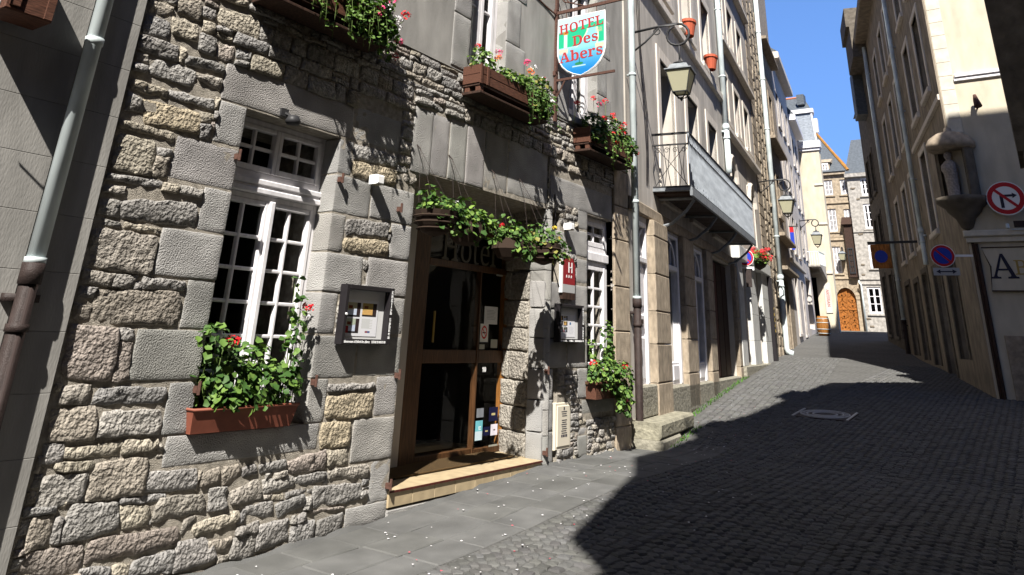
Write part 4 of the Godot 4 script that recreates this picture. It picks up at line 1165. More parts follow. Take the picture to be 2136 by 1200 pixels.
func end_houses():
	var fr := Basis(V(0, 0, 1), V(0, 1, 0), V(-1, 0, 0))
	var b := thing("far_brown_house", "brown stone house with white windows and an arched orange gate, closing the street", "building", "", V(50, 0, -4.2), fr)
	var wins := [Rect2(-1.42, 10.4, 0.5, 0.97), Rect2(-0.47, 10.4, 0.5, 0.95), Rect2(-1.4, 8.15, 0.5, 1.4), Rect2(-0.45, 8.15, 0.42, 1.35), Rect2(-1.38, 5.65, 0.45, 1.6)]
	var gate := Rect2(-1.45, 2.4, 1.1, 2.45)
	var st := mb(); holed(st, Rect2(-9, 2.0, 8.97, 9.8), wins + [gate], -0.35, 0.0); obj("wall", st, M.stone_brown, b)
	st = mb(); box(st, V(-9, 2, -8), V(-8.7, 11.8, -0.35)); box(st, V(-0.33, 2, -8), V(-0.03, 11.8, -0.35)); box(st, V(-8.7, 2, -8), V(-0.33, 11.8, -7.7)); obj("side_and_back_walls", st, M.stone_brown, b)
	for r in wins:
		dark_room(b, r, -0.3, 1.0)
		window(b, r, -0.1, 2, 2, 4 if r.size.y > 1.2 else 3, M.white_paint, 0.05, 0.03)
		st = mb(); cham(st, V(r.position.x - 0.1, r.position.y - 0.1, -0.05), V(r.end.x + 0.1, r.position.y, 0.07), 0.01); obj("window_sill", st, M.stone_brown, b)
	for y in [9.85, 7.6, 5.3]:
		st = mb(); cham(st, V(-9, y, -0.05), V(-0.03, y + 0.1, 0.08), 0.02); obj("string_course", st, M.stone_brown, b)
	st = mb(); cham(st, V(-9, 11.65, -0.1), V(0.1, 11.85, 0.18), 0.02); obj("cornice", st, M.stone_brown, b)
	# stone blocks showing in the wall
	var y := 2.5
	while y < 11.4:
		var x := -2.2 + R(0, 0.3)
		while x < -0.2:
			var w := R(0.3, 0.6)
			var ok := true
			for r in wins + [gate]:
				if Rect2(x, y, w, 0.3).intersects(r.grow(0.08)): ok = false
			for yy in [9.85, 7.6, 5.3]:
				if y < yy + 0.12 and y + 0.3 > yy: ok = false
			if ok and x + w < -0.1:
				st = mb(); st.set_color(Color(1, 1, 1) * R(0.8, 1.25)); cham(st, V(x, y, -0.05), V(x + w - 0.02, y + 0.29, 0.015), 0.01); obj("stone_block", st, M.stone_brown, b)
			x += w
		y += 0.31
	# arched gate of diagonal boards in two leaves
	dark_room(b, gate, -0.36, 0.5)
	st = mb(); box(st, V(-1.45, 2.4, -0.24), V(-0.35, 4.8, -0.18)); var gt := obj("gate", st, M.gate_wood, b)
	for k in 2:
		var x0 := -1.44 + k * 0.55
		for row in 7:
			for side in 2:
				st = mb()
				var yy := 2.5 + row * 0.3
				st.set_color(Color(1, 1, 1) * R(0.8, 1.1))
				var s := 1.0 if (side + k + row / 3) % 2 else -1.0
				var c := V(x0 + 0.14 + side * 0.26, yy + 0.14, -0.18)
				var bs := Basis(V(0, 0, 1), s * 0.7)
				var p := [V(-0.17, -0.09, 0), V(0.17, -0.09, 0), V(0.17, 0.09, 0), V(-0.17, 0.09, 0)]
				for i in 4: p[i] = c + bs * p[i]
				quad(st, p[0] + V(0, 0, 0.03), p[1] + V(0, 0, 0.03), p[2] + V(0, 0, 0.03), p[3] + V(0, 0, 0.03))
				for i in 4: quad(st, p[i], p[(i + 1) % 4], p[(i + 1) % 4] + V(0, 0, 0.03), p[i] + V(0, 0, 0.03))
				obj("board", st, M.gate_wood, gt)
	for r in [[-1.45, 2.4, -1.38, 4.8], [-0.42, 2.4, -0.35, 4.8], [-0.93, 2.4, -0.87, 4.8], [-1.38, 3.55, -0.42, 3.65], [-1.38, 2.4, -0.42, 2.5]]:
		st = mb(); cham(st, V(r[0], r[1], -0.2), V(r[2], r[3], -0.12), 0.01); obj("gate_rail", st, M.gate_wood, gt)
	st = mb()      # the arch: spandrels that close the opening's upper corners, and its voussoirs
	var cx := -0.9
	for side in [-1.0, 1.0]:
		for k in 8:
			var t0 := PI / 2 * k / 8; var t1 := PI / 2 * (k + 1) / 8
			var a := Vector2(cx + side * cos(t0) * 0.55, 4.15 + sin(t0) * 0.68); var c := Vector2(cx + side * cos(t1) * 0.55, 4.15 + sin(t1) * 0.68)
			var poly := [a, Vector2(cx + side * 0.56, a.y), Vector2(cx + side * 0.56, c.y), c]
			if side < 0: poly.reverse()
			prism(st, poly, -0.3, 0.01)
	obj("arch_spandrel", st, M.stone_brown, b)
	for k in 11:
		var t0 := PI * k / 11; var t1 := PI * (k + 1) / 11
		st = mb(); st.set_color(Color(1, 1, 1) * R(0.85, 1.25))
		prism(st, [Vector2(cx + cos(t0) * 0.55, 4.15 + sin(t0) * 0.68), Vector2(cx + cos(t0) * 0.82, 4.15 + sin(t0) * 0.95), Vector2(cx + cos(t1 - 0.02) * 0.82, 4.15 + sin(t1 - 0.02) * 0.95), Vector2(cx + cos(t1 - 0.02) * 0.55, 4.15 + sin(t1 - 0.02) * 0.68)], -0.1, 0.03)
		obj("arch_stone", st, M.stone_brown, b)
	# slate roof hipped at the right, its hip side orange with lichen
	st = mb(); quad(st, V(-9, 11.85, 0.25), V(0.15, 11.85, 0.25), V(-2.6, 15.9, -3.6), V(-9, 15.9, -3.6)); quad(st, V(-9, 15.9, -3.6), V(-2.6, 15.9, -3.6), V(0.15, 11.85, -8.2), V(-9, 11.85, -8.2)); var rf := obj("roof", st, M.slate, b)
	st = mb(); tri(st, V(0.15, 11.85, 0.25), V(0.15, 11.85, -8.2), V(-2.6, 15.9, -3.6)); obj("hip_slope", st, M.lichen, rf)
	st = mb(); tube(st, [V(0.15, 11.87, 0.25), V(-2.6, 15.92, -3.6)], 0.09, 6); obj("hip_tiles", st, M.lichen, rf)
	st = mb(); box(st, V(-1.5, 11.8, -0.6), V(-0.95, 12.5, 0.05)); xprism(st, [Vector2(0.15, 12.5), Vector2(-0.6, 12.85), Vector2(-0.6, 12.5)], -1.55, -0.85); var dm := obj("dormer", st, M.stone_brown, rf)
	window(dm, Rect2(-1.42, 11.9, 0.4, 0.55), 0.08, 2, 1, 2, M.white_paint, 0.05, 0.03, false, "dormer_window")
	# the dark red-framed bay leaning on its right side
	st = mb(); box(st, V(-0.5, 5.4, 0.0), V(-0.06, 8.5, 0.35)); xprism(st, [Vector2(0.5, 8.5), Vector2(0.0, 9.0), Vector2(0.0, 8.5)], -0.62, -0.02); var bay := obj("dark_bay", st, M.dark_wood, b)
	window(bay, Rect2(-0.44, 5.6, 0.34, 1.5), 0.37, 1, 2, 4, M.black_iron, 0.04, 0.03, false, "bay_window")

	var w := thing("far_pale_house", "pale stone house right of the orange gate, with a zinc pipe on its corner", "building", "", V(49.7, 0, -4.18), fr)
	var wi := [Rect2(0.32, 3.35, 0.75, 1.5), Rect2(0.72, 8.2, 0.5, 1.5), Rect2(0.75, 10.2, 0.5, 1.1), Rect2(0.7, 5.9, 0.5, 1.4)]
	st = mb(); holed(st, Rect2(0, 2.0, 4.5, 9.4), wi, -0.3, 0.0); obj("wall", st, M.stone_pale, w)
	st = mb(); box(st, V(0, 2, -8), V(0.3, 11.4, -0.3)); box(st, V(4.2, 2, -8), V(4.5, 11.4, -0.3)); box(st, V(0.3, 2, -8), V(4.2, 11.4, -7.7)); obj("side_and_back_walls", st, M.stone_pale, w)
	for r in wi:
		dark_room(w, r, -0.26, 1.0); window(w, r, -0.08, 2, 1, 3, M.white_paint, 0.06, 0.04)
		st = mb(); cham(st, V(r.position.x - 0.1, r.position.y - 0.1, -0.05), V(r.end.x + 0.1, r.position.y, 0.08), 0.01); obj("window_sill", st, M.stone_pale, w)
	for yy in [8.0, 5.25, 4.98]:
		st = mb(); cham(st, V(0, yy, -0.05), V(4.5, yy + 0.08, 0.06), 0.01); obj("string_course", st, M.stone_pale, w)
	st = mb(); cham(st, V(-0.1, 11.35, -0.1), V(4.6, 11.6, 0.2), 0.02); obj("cornice", st, M.stone_pale, w)
	st = mb(); xprism(st, [Vector2(0.2, 11.6), Vector2(-3.5, 14.6), Vector2(-8, 11.6)], -0.05, 4.5); obj("roof", st, M.slate, w)
	y = 2.6
	while y < 11.2:
		for k in 5:
			if rng.randf() < 0.6:
				var x := R(0.05, 0.5) if k < 3 else R(1.2, 3.0)
				var ok := true
				for r in wi:
					if Rect2(x, y, 0.4, 0.12).intersects(r.grow(0.1)): ok = false
				if ok: obj("stone", rock([Vector2(x, y), Vector2(x + R(0.15, 0.35), y), Vector2(x + R(0.15, 0.35), y + 0.12), Vector2(x, y + 0.12)], 0.02, 0.02, Color(0.30, 0.25, 0.19)), M.rubble, w)
				break
		y += R(0.25, 0.5)
	st = mb(true); tube(st, [V(-0.03, 5.2, 0.06), V(-0.03, 5.1, 0.1), V(0.06, 4.95, 0.08), V(0.06, 2.4, 0.08)], 0.05, 8); obj("rain_pipe", st, M.zinc, w)

# ---------------------------------------------------------------- the shaded side
func right_houses():
	var rx := V(-0.974, 0, 0.225).normalized()
	var fr := Basis(rx, Vector3.UP, rx.cross(Vector3.UP))
	var b := thing("shaded_corner_house", "cream rendered corner house with a statue niche on its corner, mostly in shade", "building", "", V(29.86, 0, 0.65), fr)
	var L := 13.2
	var holes := []
	for s in [1.1, 3.2, 5.9, 8.0, 10.4]:
		for r in [[4.1, 1.9], [6.9, 1.9], [9.6, 1.6]]:
			if s > 1.5 or r[0] > 6: holes.append(Rect2(L - s - 0.95, r[0], 0.95, r[1]))
	for r in [[1.9, 1.3, 1.1, 1.9], [3.9, 0.9, 1.2, 2.4], [6.2, 1.1, 1.1, 2.3], [8.4, 1.2, 1.0, 2.1], [10.6, 1.3, 1.3, 2.1]]:
		holes.append(Rect2(L - r[0] - r[2], r[1], r[2], r[3]))
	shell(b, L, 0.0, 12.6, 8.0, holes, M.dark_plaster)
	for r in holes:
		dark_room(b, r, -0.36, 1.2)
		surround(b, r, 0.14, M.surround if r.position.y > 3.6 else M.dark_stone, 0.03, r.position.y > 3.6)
		window(b, r, -0.24, 2, 1, 3, M.grey_iron, 0.06, 0.03)
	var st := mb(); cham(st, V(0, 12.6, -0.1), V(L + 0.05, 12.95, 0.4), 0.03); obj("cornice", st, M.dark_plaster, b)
	st = mb(); cham(st, V(0, 0.3, -0.05), V(L - 2.0, 3.5, 0.0151), 0.003)
	st = mb(); cham(st, V(L - 5.0, 6.3, -0.05), V(L - 0.02, 6.42, 0.07), 0.01); obj("string_course", st, M.surround, b)
	st = mb(); xprism(st, [Vector2(0.4, 12.95), Vector2(-4, 16.0), Vector2(-8, 12.95)], 0.0, L - 1.9); obj("roof", st, M.slate, b)
	# its sunlit end wall
	var e := Transform3D(fr.inverse() * Basis(V(0, 0, 1), Vector3.UP, V(-1, 0, 0)), b.transform.affine_inverse() * V(17, 0, 3.62))
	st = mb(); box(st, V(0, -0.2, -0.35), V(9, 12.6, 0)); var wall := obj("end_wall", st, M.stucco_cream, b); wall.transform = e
	st = mb(); box(st, V(-0.03, 5.4, -0.2), V(0.02, 12.6, -0.001)); obj("corner_edge", st, M.dark_plaster, wall)
	var y := 5.56
	while y < 12.2:       # pale corner blocks
		st = mb(); cham(st, V(0.02, y + 0.002, -0.02), V(0.275, y + 0.30, 0.012), 0.003); obj("corner_block", st, M.cream_trim, wall)
		y += 0.305
	st = mb(); cham(st, V(0.28, 6.63, 0), V(6, 6.70, 0.05), 0.01); cham(st, V(0.30, 6.70, 0), V(6, 6.78, 0.08), 0.015); obj("ledge", st, M.white_paint, wall)
	st = mb(); cham(st, V(-0.05, 3.5, -0.3), V(6, 3.62, 0.12), 0.02); cham(st, V(-0.02, 3.40, -0.3), V(6, 3.5, 0.07), 0.01); obj("shop_cornice", st, M.cream_trim, wall)
	st = mb(); cham(st, V(0.10, 0.2, 0), V(0.16, 3.38, 0.05), 0.01); cham(st, V(0.05, 0.2, -0.1), V(0.10, 3.4, 0.03), 0.01); obj("shop_pilaster", st, M.dark_wood, wall)
	st = mb(); cham(st, V(0.3, 0.0, 0), V(6, 1.75, 0.02), 0.01); obj("dado", st, M.stone_tan, wall)
	st = mb()
	prism(st, [Vector2(0.25, 2.52), Vector2(2.0, 2.52), Vector2(2.0, 3.3), Vector2(0.20, 3.3), Vector2(0.30, 2.95)], 0.02, 0.05); var ab := obj("shop_sign", st, M.stucco_cream, wall)
	st = mb()
	var rim := [V(2.0, 2.52, 0.055), V(0.25, 2.52, 0.055), V(0.30, 2.95, 0.055), V(0.20, 3.3, 0.055), V(2.0, 3.3, 0.055)]
	tube(st, rim, 0.012, 5); obj("sign_frame", st, M.dark_wood, ab)
	letters(ab, "lettering", "A", 0.62, V(0.50, 2.95, 0.053), M.ink_dark, "Droid Serif", 400, 0.006)
	letters(ab, "lettering", "B", 0.36, V(0.78, 2.93, 0.053), M.ink_gold, "Droid Serif", 400, 0.006)
	for k in 3:
		st = mb()
		var x := 0.98
		while x < 1.85:
			var w := R(0.03, 0.09); box(st, V(x, 3.02 - k * 0.14, 0.05), V(x + w, 3.07 - k * 0.14, 0.053)); x += w + 0.02
		obj("faded_lettering", st, M.ink_dark, ab)
	# the niche on the corner: hood, back, console
	var n := thing("corner_niche", "dark stone niche with a rounded hood and console on the house corner", "niche", "", V(17.0, 0, 3.62), Basis(Vector3.UP, 0.0))
	var out := V(-0.75, 0, -0.66).normalized()
	st = mb(true); lathe(st, [Vector2(0.0, 3.62), Vector2(0.10, 3.68), Vector2(0.17, 3.85), Vector2(0.29, 3.98), Vector2(0.32, 4.05), Vector2(0.46, 4.16), Vector2(0.47, 4.25), Vector2(0.0, 4.25)], V(0, 0, 0.04), 16); obj("console", st, M.dark_stone, n)
	st = mb(true)
	var mid := atan2(-out.z, -out.x)
	for k in 14:       # a half round back wall, open towards the street
		var t0 := mid - 1.75 + 3.5 * k / 14; var t1 := mid - 1.75 + 3.5 * (k + 1) / 14
		var p0 := V(cos(t0), 0, sin(t0)); var p1 := V(cos(t1), 0, sin(t1))
		quad(st, p0 * 0.30 + V(0, 4.25, 0), p1 * 0.30 + V(0, 4.25, 0), p1 * 0.30 + V(0, 5.25, 0), p0 * 0.30 + V(0, 5.25, 0))
		quad(st, p1 * 0.38 + V(0, 4.25, 0), p0 * 0.38 + V(0, 4.25, 0), p0 * 0.38 + V(0, 5.25, 0), p1 * 0.38 + V(0, 5.25, 0))
	for t in [mid - 1.75, mid + 1.75]:
		var p := V(cos(t), 0, sin(t))
		quad(st, p * 0.30 + V(0, 4.25, 0), p * 0.38 + V(0, 4.25, 0), p * 0.38 + V(0, 5.25, 0), p * 0.30 + V(0, 5.25, 0))
	obj("niche_back", st, M.dark_stone, n)
	st = mb(true); lathe(st, [Vector2(0.0, 5.20), Vector2(0.38, 5.20), Vector2(0.44, 5.24), Vector2(0.45, 5.32), Vector2(0.38, 5.45), Vector2(0.24, 5.55), Vector2(0.08, 5.60), Vector2(0.06, 5.68), Vector2(0.0, 5.70)], V(0, 0, 0), 18); obj("hood", st, M.stone_tan, n)
	statue(V(17.0, 4.25, 3.62) + out * 0.10, atan2(out.x, out.z))

	# darker house further on, with a boxed oriel at its far end
	var rx2 := V(-6.14, 0, 1.6).normalized()
	var fr2 := Basis(rx2, Vector3.UP, rx2.cross(Vector3.UP))
	var c := thing("dark_stone_house", "dark stone house in shade at the far right, its upper floors stepping out", "building", "", V(36, 0, -0.95), fr2)
	var hs := []
	for s in [0.8, 2.5]:
		for yy in [4.9, 7.4]: hs.append(Rect2(s, yy, 0.9, 1.6))
	hs.append(Rect2(1.0, 2.0, 1.0, 2.2)); hs.append(Rect2(3.3, 1.9, 0.9, 2.2)); hs.append(Rect2(4.9, 1.8, 0.9, 2.2))
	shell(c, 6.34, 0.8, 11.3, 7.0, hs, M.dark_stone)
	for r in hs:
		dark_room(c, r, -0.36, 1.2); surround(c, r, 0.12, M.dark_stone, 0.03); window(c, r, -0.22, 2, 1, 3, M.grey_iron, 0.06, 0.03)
	st = mb(); cham(st, V(2.9, 10.4, -2.0), V(3.99, 12.35, 0.40), 0.02); obj("oriel", st, M.slate, c)
	st = mb(); xprism(st, [Vector2(0.2, 11.3), Vector2(-3.5, 12.6), Vector2(-7, 11.3)], 0.0, 4.0); obj("roof", st, M.slate, c)
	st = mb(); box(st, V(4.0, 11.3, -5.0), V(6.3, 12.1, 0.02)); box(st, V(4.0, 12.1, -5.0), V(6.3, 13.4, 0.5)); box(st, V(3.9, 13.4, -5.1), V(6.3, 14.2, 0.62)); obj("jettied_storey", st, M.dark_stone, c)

func statue(at: Vector3, turn: float):
	var s := thing("saint_statue", "small pale stone statue of a robed figure standing in the corner niche", "statue", "", at, Basis(Vector3.UP, turn))
	var st := mb(true)
	# rings up the draped body: height, half width, half depth, sideways and forward shift
	var rings := [[0.0, 0.15, 0.12, 0.0, 0.0], [0.03, 0.155, 0.125, 0, 0], [0.06, 0.12, 0.10, 0, 0], [0.2, 0.125, 0.10, 0.005, 0], [0.36, 0.125, 0.10, 0.01, 0.01], [0.48, 0.135, 0.10, 0.01, 0.015], [0.56, 0.15, 0.115, 0.0, 0.025], [0.64, 0.15, 0.115, 0.0, 0.02], [0.70, 0.13, 0.09, 0, 0.01], [0.735, 0.09, 0.07, 0, 0.005], [0.755, 0.045, 0.045, 0.0, 0.005], [0.775, 0.045, 0.048, 0.005, 0.012], [0.80, 0.06, 0.068, 0.008, 0.02], [0.84, 0.068, 0.075, 0.01, 0.02], [0.88, 0.064, 0.07, 0.01, 0.014], [0.91, 0.045, 0.05, 0.01, 0.008], [0.925, 0.0, 0.0, 0.01, 0.005]]
	var n := 28
	var rows := []
	for r in rings:
		var row := []
		for k in n:
			var t := TAU * k / n
			var fold := 1.0 + (0.07 * sin(t * 7.0 + r[0] * 9.0) * (1.0 if r[0] > 0.05 and r[0] < 0.5 else 0.25))
			if r[0] > 0.5 and r[0] < 0.68: fold += 0.30 * exp(-pow((t - PI / 2) * 1.6, 2.0)) + 0.12 * exp(-pow((t - 0.4) * 3.0, 2.0))    # forearms crossed before the chest
			if r[0] > 0.79 and r[0] < 0.9: fold += 0.14 * exp(-pow((t - PI / 2) * 6.0, 2.0)) * (1.0 if r[0] < 0.85 else 0.3)              # the face's nose
			row.append(V(cos(t) * r[1] * fold + r[3], r[0], sin(t) * r[2] * fold + r[4]))
		rows.append(row)
	for i in rows.size() - 1:
		for k in n:
			var l := (k + 1) % n
			tri(st, rows[i][k], rows[i + 1][k], rows[i + 1][l]); tri(st, rows[i][k], rows[i + 1][l], rows[i][l])
	obj("figure", st, M.statue, s)

func near_houses():
	var b := thing("gabled_house", "dark gabled stone house on the near right, its oriel reaching into the picture", "building")
	var st := mb()
	box(st, V(-0.38, -1, 5.3), V(9.2, 11.3, 13.0)); obj("wall", st, M.dark_stone, b)
	st = mb(); prism(st, [Vector2(0.8, 6.5), Vector2(0.8, 11.3), Vector2(-0.38, 11.3), Vector2(-0.38, 10.0), Vector2(-1.45, 8.5), Vector2(-0.8, 7.1), Vector2(-0.5, 6.5)], 4.66, 5.29); obj("shadow_outline_corner", st, M.dark_stone, b)  # unseen piece, its outline shaped to cast the stepped shadow edge
	st = mb(); prism(st, [Vector2(-0.3, 11.1), Vector2(0.1, 11.1), Vector2(1.95, 11.1), Vector2(1.95, 11.35), Vector2(2.9, 11.55), Vector2(5.3, 10.9), Vector2(5.3, 10.5), Vector2(-0.3, 10.5)], 4.66, 5.28); obj("eave_gables", st, M.dark_stone, b)
	bx("chimney", V(8.2, 11.0, 7.3), V(9.18, 15.4, 9.1), M.dark_stone, b)
	st = mb(); xprism(st, [Vector2(4.65, 11.3), Vector2(9.2, 14.6), Vector2(13.4, 11.3)], -0.38, 9.25); obj("roof", st, M.slate, b)
	st = mb(); box(st, V(8.35, 3.22, 4.66), V(9.2, 11.25, 5.3)); box(st, V(8.3, 3.06, 4.70), V(9.2, 3.22, 5.3)); obj("oriel", st, M.dark_stone, b)
	for x in [1.0, 5.2]:
		st = mb(); box(st, V(x, 11.3, 4.9), V(x + 1.0, 12.4, 7.0)); xprism(st, [Vector2(4.8, 12.4), Vector2(7.4, 13.1), Vector2(7.4, 12.4)], x - 0.1, x + 1.1); obj("dormer", st, M.slate, b)
	var c := thing("low_house", "lower dark stone house behind the viewer on the right", "building")
	st = mb(); box(st, V(-14, -2, 5.3), V(-0.39, 7.1, 13)); obj("wall", st, M.dark_stone, c)
	st = mb(); xprism(st, [Vector2(4.65, 7.1), Vector2(9.2, 9.6), Vector2(13.4, 7.1)], -14, -0.82); obj("roof", st, M.slate, c)
	var e := thing("added_house_down_the_street", "added tall grey house, unseen behind the viewer, on the hotel's side", "building")  # this house and the next two are unseen, added to cut skylight
	bx("wall", V(-30, -3, -9), V(-6.01, 15, 0.0), M.dark_plaster, e)
	var f := thing("added_house_across_the_street", "added tall dark house, unseen behind the viewer, across from the grey one", "building")
	bx("wall", V(-30, -3, 5.3), V(-14.01, 15, 13), M.dark_stone, f)
	var k := thing("added_house_across_the_end", "added dark house closing the lower end of the street, unseen behind the viewer", "building")
	bx("wall", V(-36, -3, -9), V(-30.01, 12, 13), M.dark_plaster, k)
	var d := thing("side_street_house", "house on the far side of the side street, out of the sun", "building")
	st = mb(); box(st, V(11.0, -1, 14.0), V(20, 9, 22)); obj("wall", st, M.dark_plaster, d)

# ---------------------------------------------------------------- the ground
func street():
	var s := Node3D.new(); s.name = "street"; add_child(s); s.set_meta("kind", "structure"); s.set_meta("label", "sloping street paved with small dark setts")
	var st := mb(true)
	var xs := []
	var x := -40.0
	while x < 140:
		xs.append(x); x += 0.5 if x > -2 and x < 60 else 4.0
	var zs := [-40.0, -20, -12, -8, -6, -4, -3, -2, -1, 0, 1, 2, 3, 4, 5, 6, 8, 12, 20, 40]
	for i in xs.size() - 1:
		for j in zs.size() - 1:
			quad(st, V(xs[i], ground(xs[i]) - 0.007, zs[j + 1]), V(xs[i + 1], ground(xs[i + 1]) - 0.007, zs[j + 1]), V(xs[i + 1], ground(xs[i + 1]) - 0.007, zs[j]), V(xs[i], ground(xs[i]) - 0.007, zs[j]))
	obj("roadway", st, M.street, s)
	# small setts laid in fans: those nearest are singles, the rest one mesh
	var kinds := []
	for k in 14:
		var q := mb()
		var t := R(0.135, 0.20)
		q.set_color(Color(t, t * R(0.97, 1.01), t * R(0.93, 1.0)))
		sett_shape(q)
		q.generate_normals(); kinds.append(q.commit())
	var spots := []
	var W := 1.25
	for bay in range(0, 6):
		var zc := 1.05 + W * (bay + 0.5)
		for row in range(0, 250):
			for col in 13:
				var u := (col + 0.5) / 13.0 - 0.5
				var z := zc + u * W + R(-0.006, 0.006)
				var xx := 2.2 + row * 0.093 + 0.42 * cos(u * PI) + R(-0.012, 0.012) + 0.05 * (bay % 2)
				if xx > 24 or z > 5.2: continue
				if xx > 9.6 and z > 4.6: continue
				if absf(xx - 13.5) < 0.42 and absf(z - 1.46) < 0.5: continue
				var slope := atan(0.42 * PI / W * sin(u * PI))
				spots.append([xx, z, slope])
	# between the fans and the houses on the left, straight rows
	for row in range(0, 150):
		var xx := 10.0 + row * 0.104
		for col in 14:
			var z := -(xx - 9.55) * 0.1575 + 0.35 + col * 0.11 + R(-0.006, 0.006)
			if z > 1.02 or xx < 11.6 and z < 0.42: continue
			spots.append([xx + R(-0.01, 0.01), z, -0.15])
	var best := spots.duplicate()
	best.sort_custom(func(a, b): return sett_rank(a) < sett_rank(b))
	var singles := {}
	for i in 300: singles[best[i]] = true
	var st_rest := SurfaceTool.new()
	for p in spots:
		var b := Basis(Vector3.UP, -p[2] + R(-0.13, 0.13)) * Basis(V(0, 0, 1), R(-0.03, 0.03) + 0.02) * Basis(V(1, 0, 0), R(-0.04, 0.04))
		var tr := Transform3D(b.scaled_local(V(R(0.92, 1.04), 1, R(0.92, 1.03))), V(p[0], ground(p[0]) + R(-0.005, 0.003), p[1]))
		var k: ArrayMesh = kinds[rng.randi() % kinds.size()]
		if singles.has(p): obj("sett", k, M.sett, s).transform = tr
		else: st_rest.append_from(k, 0, tr)
	var o := MeshInstance3D.new(); o.mesh = st_rest.commit(); o.material_override = M.sett; o.name = "distant_setts"; s.add_child(o, true); stuff(o)
	# two rows of flagstones along the hotel
	var p := Node3D.new(); p.name = "pavement"; add_child(p); p.set_meta("kind", "structure"); p.set_meta("label", "flagstones along the foot of the hotel wall")
	for row in 3:
		x = 1.9 + R(0, 0.2)
		while x < 9.9:
			var w := R(0.34, 0.62)
			var z0: float = [0.03, 0.36, 0.70][row]; var z1: float = [0.35, 0.69, 1.02][row]
			st = mb(); var t := R(0.86, 1.12); st.set_color(Color(t, t, t * 0.98))
			var a := ground(x) + R(-0.004, 0.004) + 0.004; var c := ground(x + w) + R(-0.004, 0.004) + 0.004
			slab(st, x + 0.004, x + w - 0.004, z0, z1, a, c)
			obj("paving_slab", st, M.slab, p)
			x += w
	bx("wall_footing", V(2.0, -0.5, 0.0), V(2.3, -0.02, 0.1), M.mortar, p)
	st = mb(true)
	for k in 60:
		var xa := 2.2 + k * 0.125; var xb := xa + 0.125
		var ya := ground(xa); var yb := ground(xb)
		quad(st, V(xa, ya - 0.05, 0.07), V(xb, yb - 0.05, 0.07), V(xb, yb + 0.03 + 0.03 * noise.get_noise_2d(xb * 4, 0), 0.012), V(xa, ya + 0.03 + 0.03 * noise.get_noise_2d(xa * 4, 0), 0.012))
	obj("mortar_fillet", st, M.slab, p)
	# fallen petals
	st = mb()
	for k in 230:
		x = R(3.2, 14.0); var z := R(0.05, 2.2) * (1.0 if rng.randf() < 0.5 else 0.6)
		var q := R(0.006, 0.013)
		var w2 := rng.randf() < 0.72
		st.set_color(Color(0.8, 0.78, 0.8) if w2 else Color(0.6, 0.08, 0.12))
		var a := R(0, TAU)
		var c := V(x, ground(x) + 0.014, z if x < 9.5 else z - (x - 9.5) * 0.13)
		quad(st, c + V(cos(a), 0, -sin(a)) * q, c + V(cos(a + 1.5), 0.3, -sin(a + 1.5)) * q, c + V(cos(a + 3.0), 0, -sin(a + 3.0)) * q, c + V(cos(a + 4.6), 0.2, -sin(a + 4.6)) * q)
	var fp := obj("fallen_petals", st, M.petal, self); stuff(fp); fp.set_meta("label", "scattered white and pink petals fallen on the paving"); fp.set_meta("category", "petals")
	# stone doorsteps before the white house door
	var ds := thing("doorstep", "two worn mossy stone steps below the white panelled door", "step", "", base2.origin, base2.basis)
	st = mb(); st.set_color(Color(1, 1, 1)); cham(st, V(-0.05, 0.0, 0.0), V(0.95, 0.255, 0.42), 0.025); obj("lower_step", st, M.step_stone, ds)
	st = mb(); st.set_color(Color(1.08, 1.04, 0.95)); var up := mb(); up.set_color(Color(1.05, 1.02, 0.95)); cham(up, V(-0.04, 0.258, 0.0), V(1.85, 0.45, 0.40), 0.03); obj("upper_step", up, M.step_stone, ds)
	st = mb(); cham(st, V(0.2, 0.45, 0.0), V(1.79, 0.84, 0.1), 0.02); obj("door_sill", st, M.step_stone, ds)
	var gr := mb()
	for k in 500:
		var xx := R(0.3, 8.5)
		var base := base2 * V(xx, 0, 0)
		var yy := on2(xx)
		var zz := (0.13 if xx > 2.0 else 0.42) + R(-0.01, 0.09)
		gr.set_color(lin(0.05, 0.11, 0.02).srgb_to_linear() * R(0.7, 1.6))
		var hh := R(0.01, 0.05); var a := R(0, TAU)
		var c := base2 * V(xx, yy, zz)
		tri(gr, c + V(cos(a), 0, sin(a)) * 0.012, c - V(cos(a), 0, sin(a)) * 0.012, c + V(R(-0.02, 0.02), hh, R(-0.02, 0.02)))
	var g := obj("moss_and_weeds", gr, M.petal, self); stuff(g); g.set_meta("label", "thin green weeds along the foot of the beige house"); g.set_meta("category", "weeds")
	# round manhole cover in a square frame
	var mh := thing("manhole_cover", "round iron manhole cover in a square frame set in the setts", "manhole cover", "", V(13.5, ground(13.5) + 0.008, 1.46), Basis(V(0, 0, 1), atan(0.077)))
	st = mb(); box(st, V(-0.4, -0.06, -0.42), V(0.4, 0.0, 0.42)); obj("frame", st, M.cast_iron, mh)
	st = mb(); for r in [0.36, 0.27, 0.18]: tube(st, ring_xz(V(0, 0.004, 0), r, 28), 0.014, 5, false)
	for k in 16:
		var t := TAU * k / 16
		tube(st, [V(cos(t) * 0.29, 0.004, sin(t) * 0.29), V(cos(t) * 0.35, 0.004, sin(t) * 0.35)], 0.012, 4)
	for k in [-1.0, 1.0]: box(st, V(-0.4, 0.0, k * 0.4 - 0.015), V(0.4, 0.012, k * 0.4 + 0.015))
	obj("lid", st, M.plaque_grey, mh)

func ring_xz(c: Vector3, r: float, n: int) -> Array:
	var out := []
	for i in n + 1: out.append(c + V(cos(TAU * i / n) * r, 0, sin(TAU * i / n) * r))
	return out

func sett_rank(p) -> float:        # nearer the foot of the photograph first
	return V(p[0], 0, p[1]).distance_to(V(6.0, 0, 2.4)) * (1.0 if p[0] > 4.2 else 3.0)

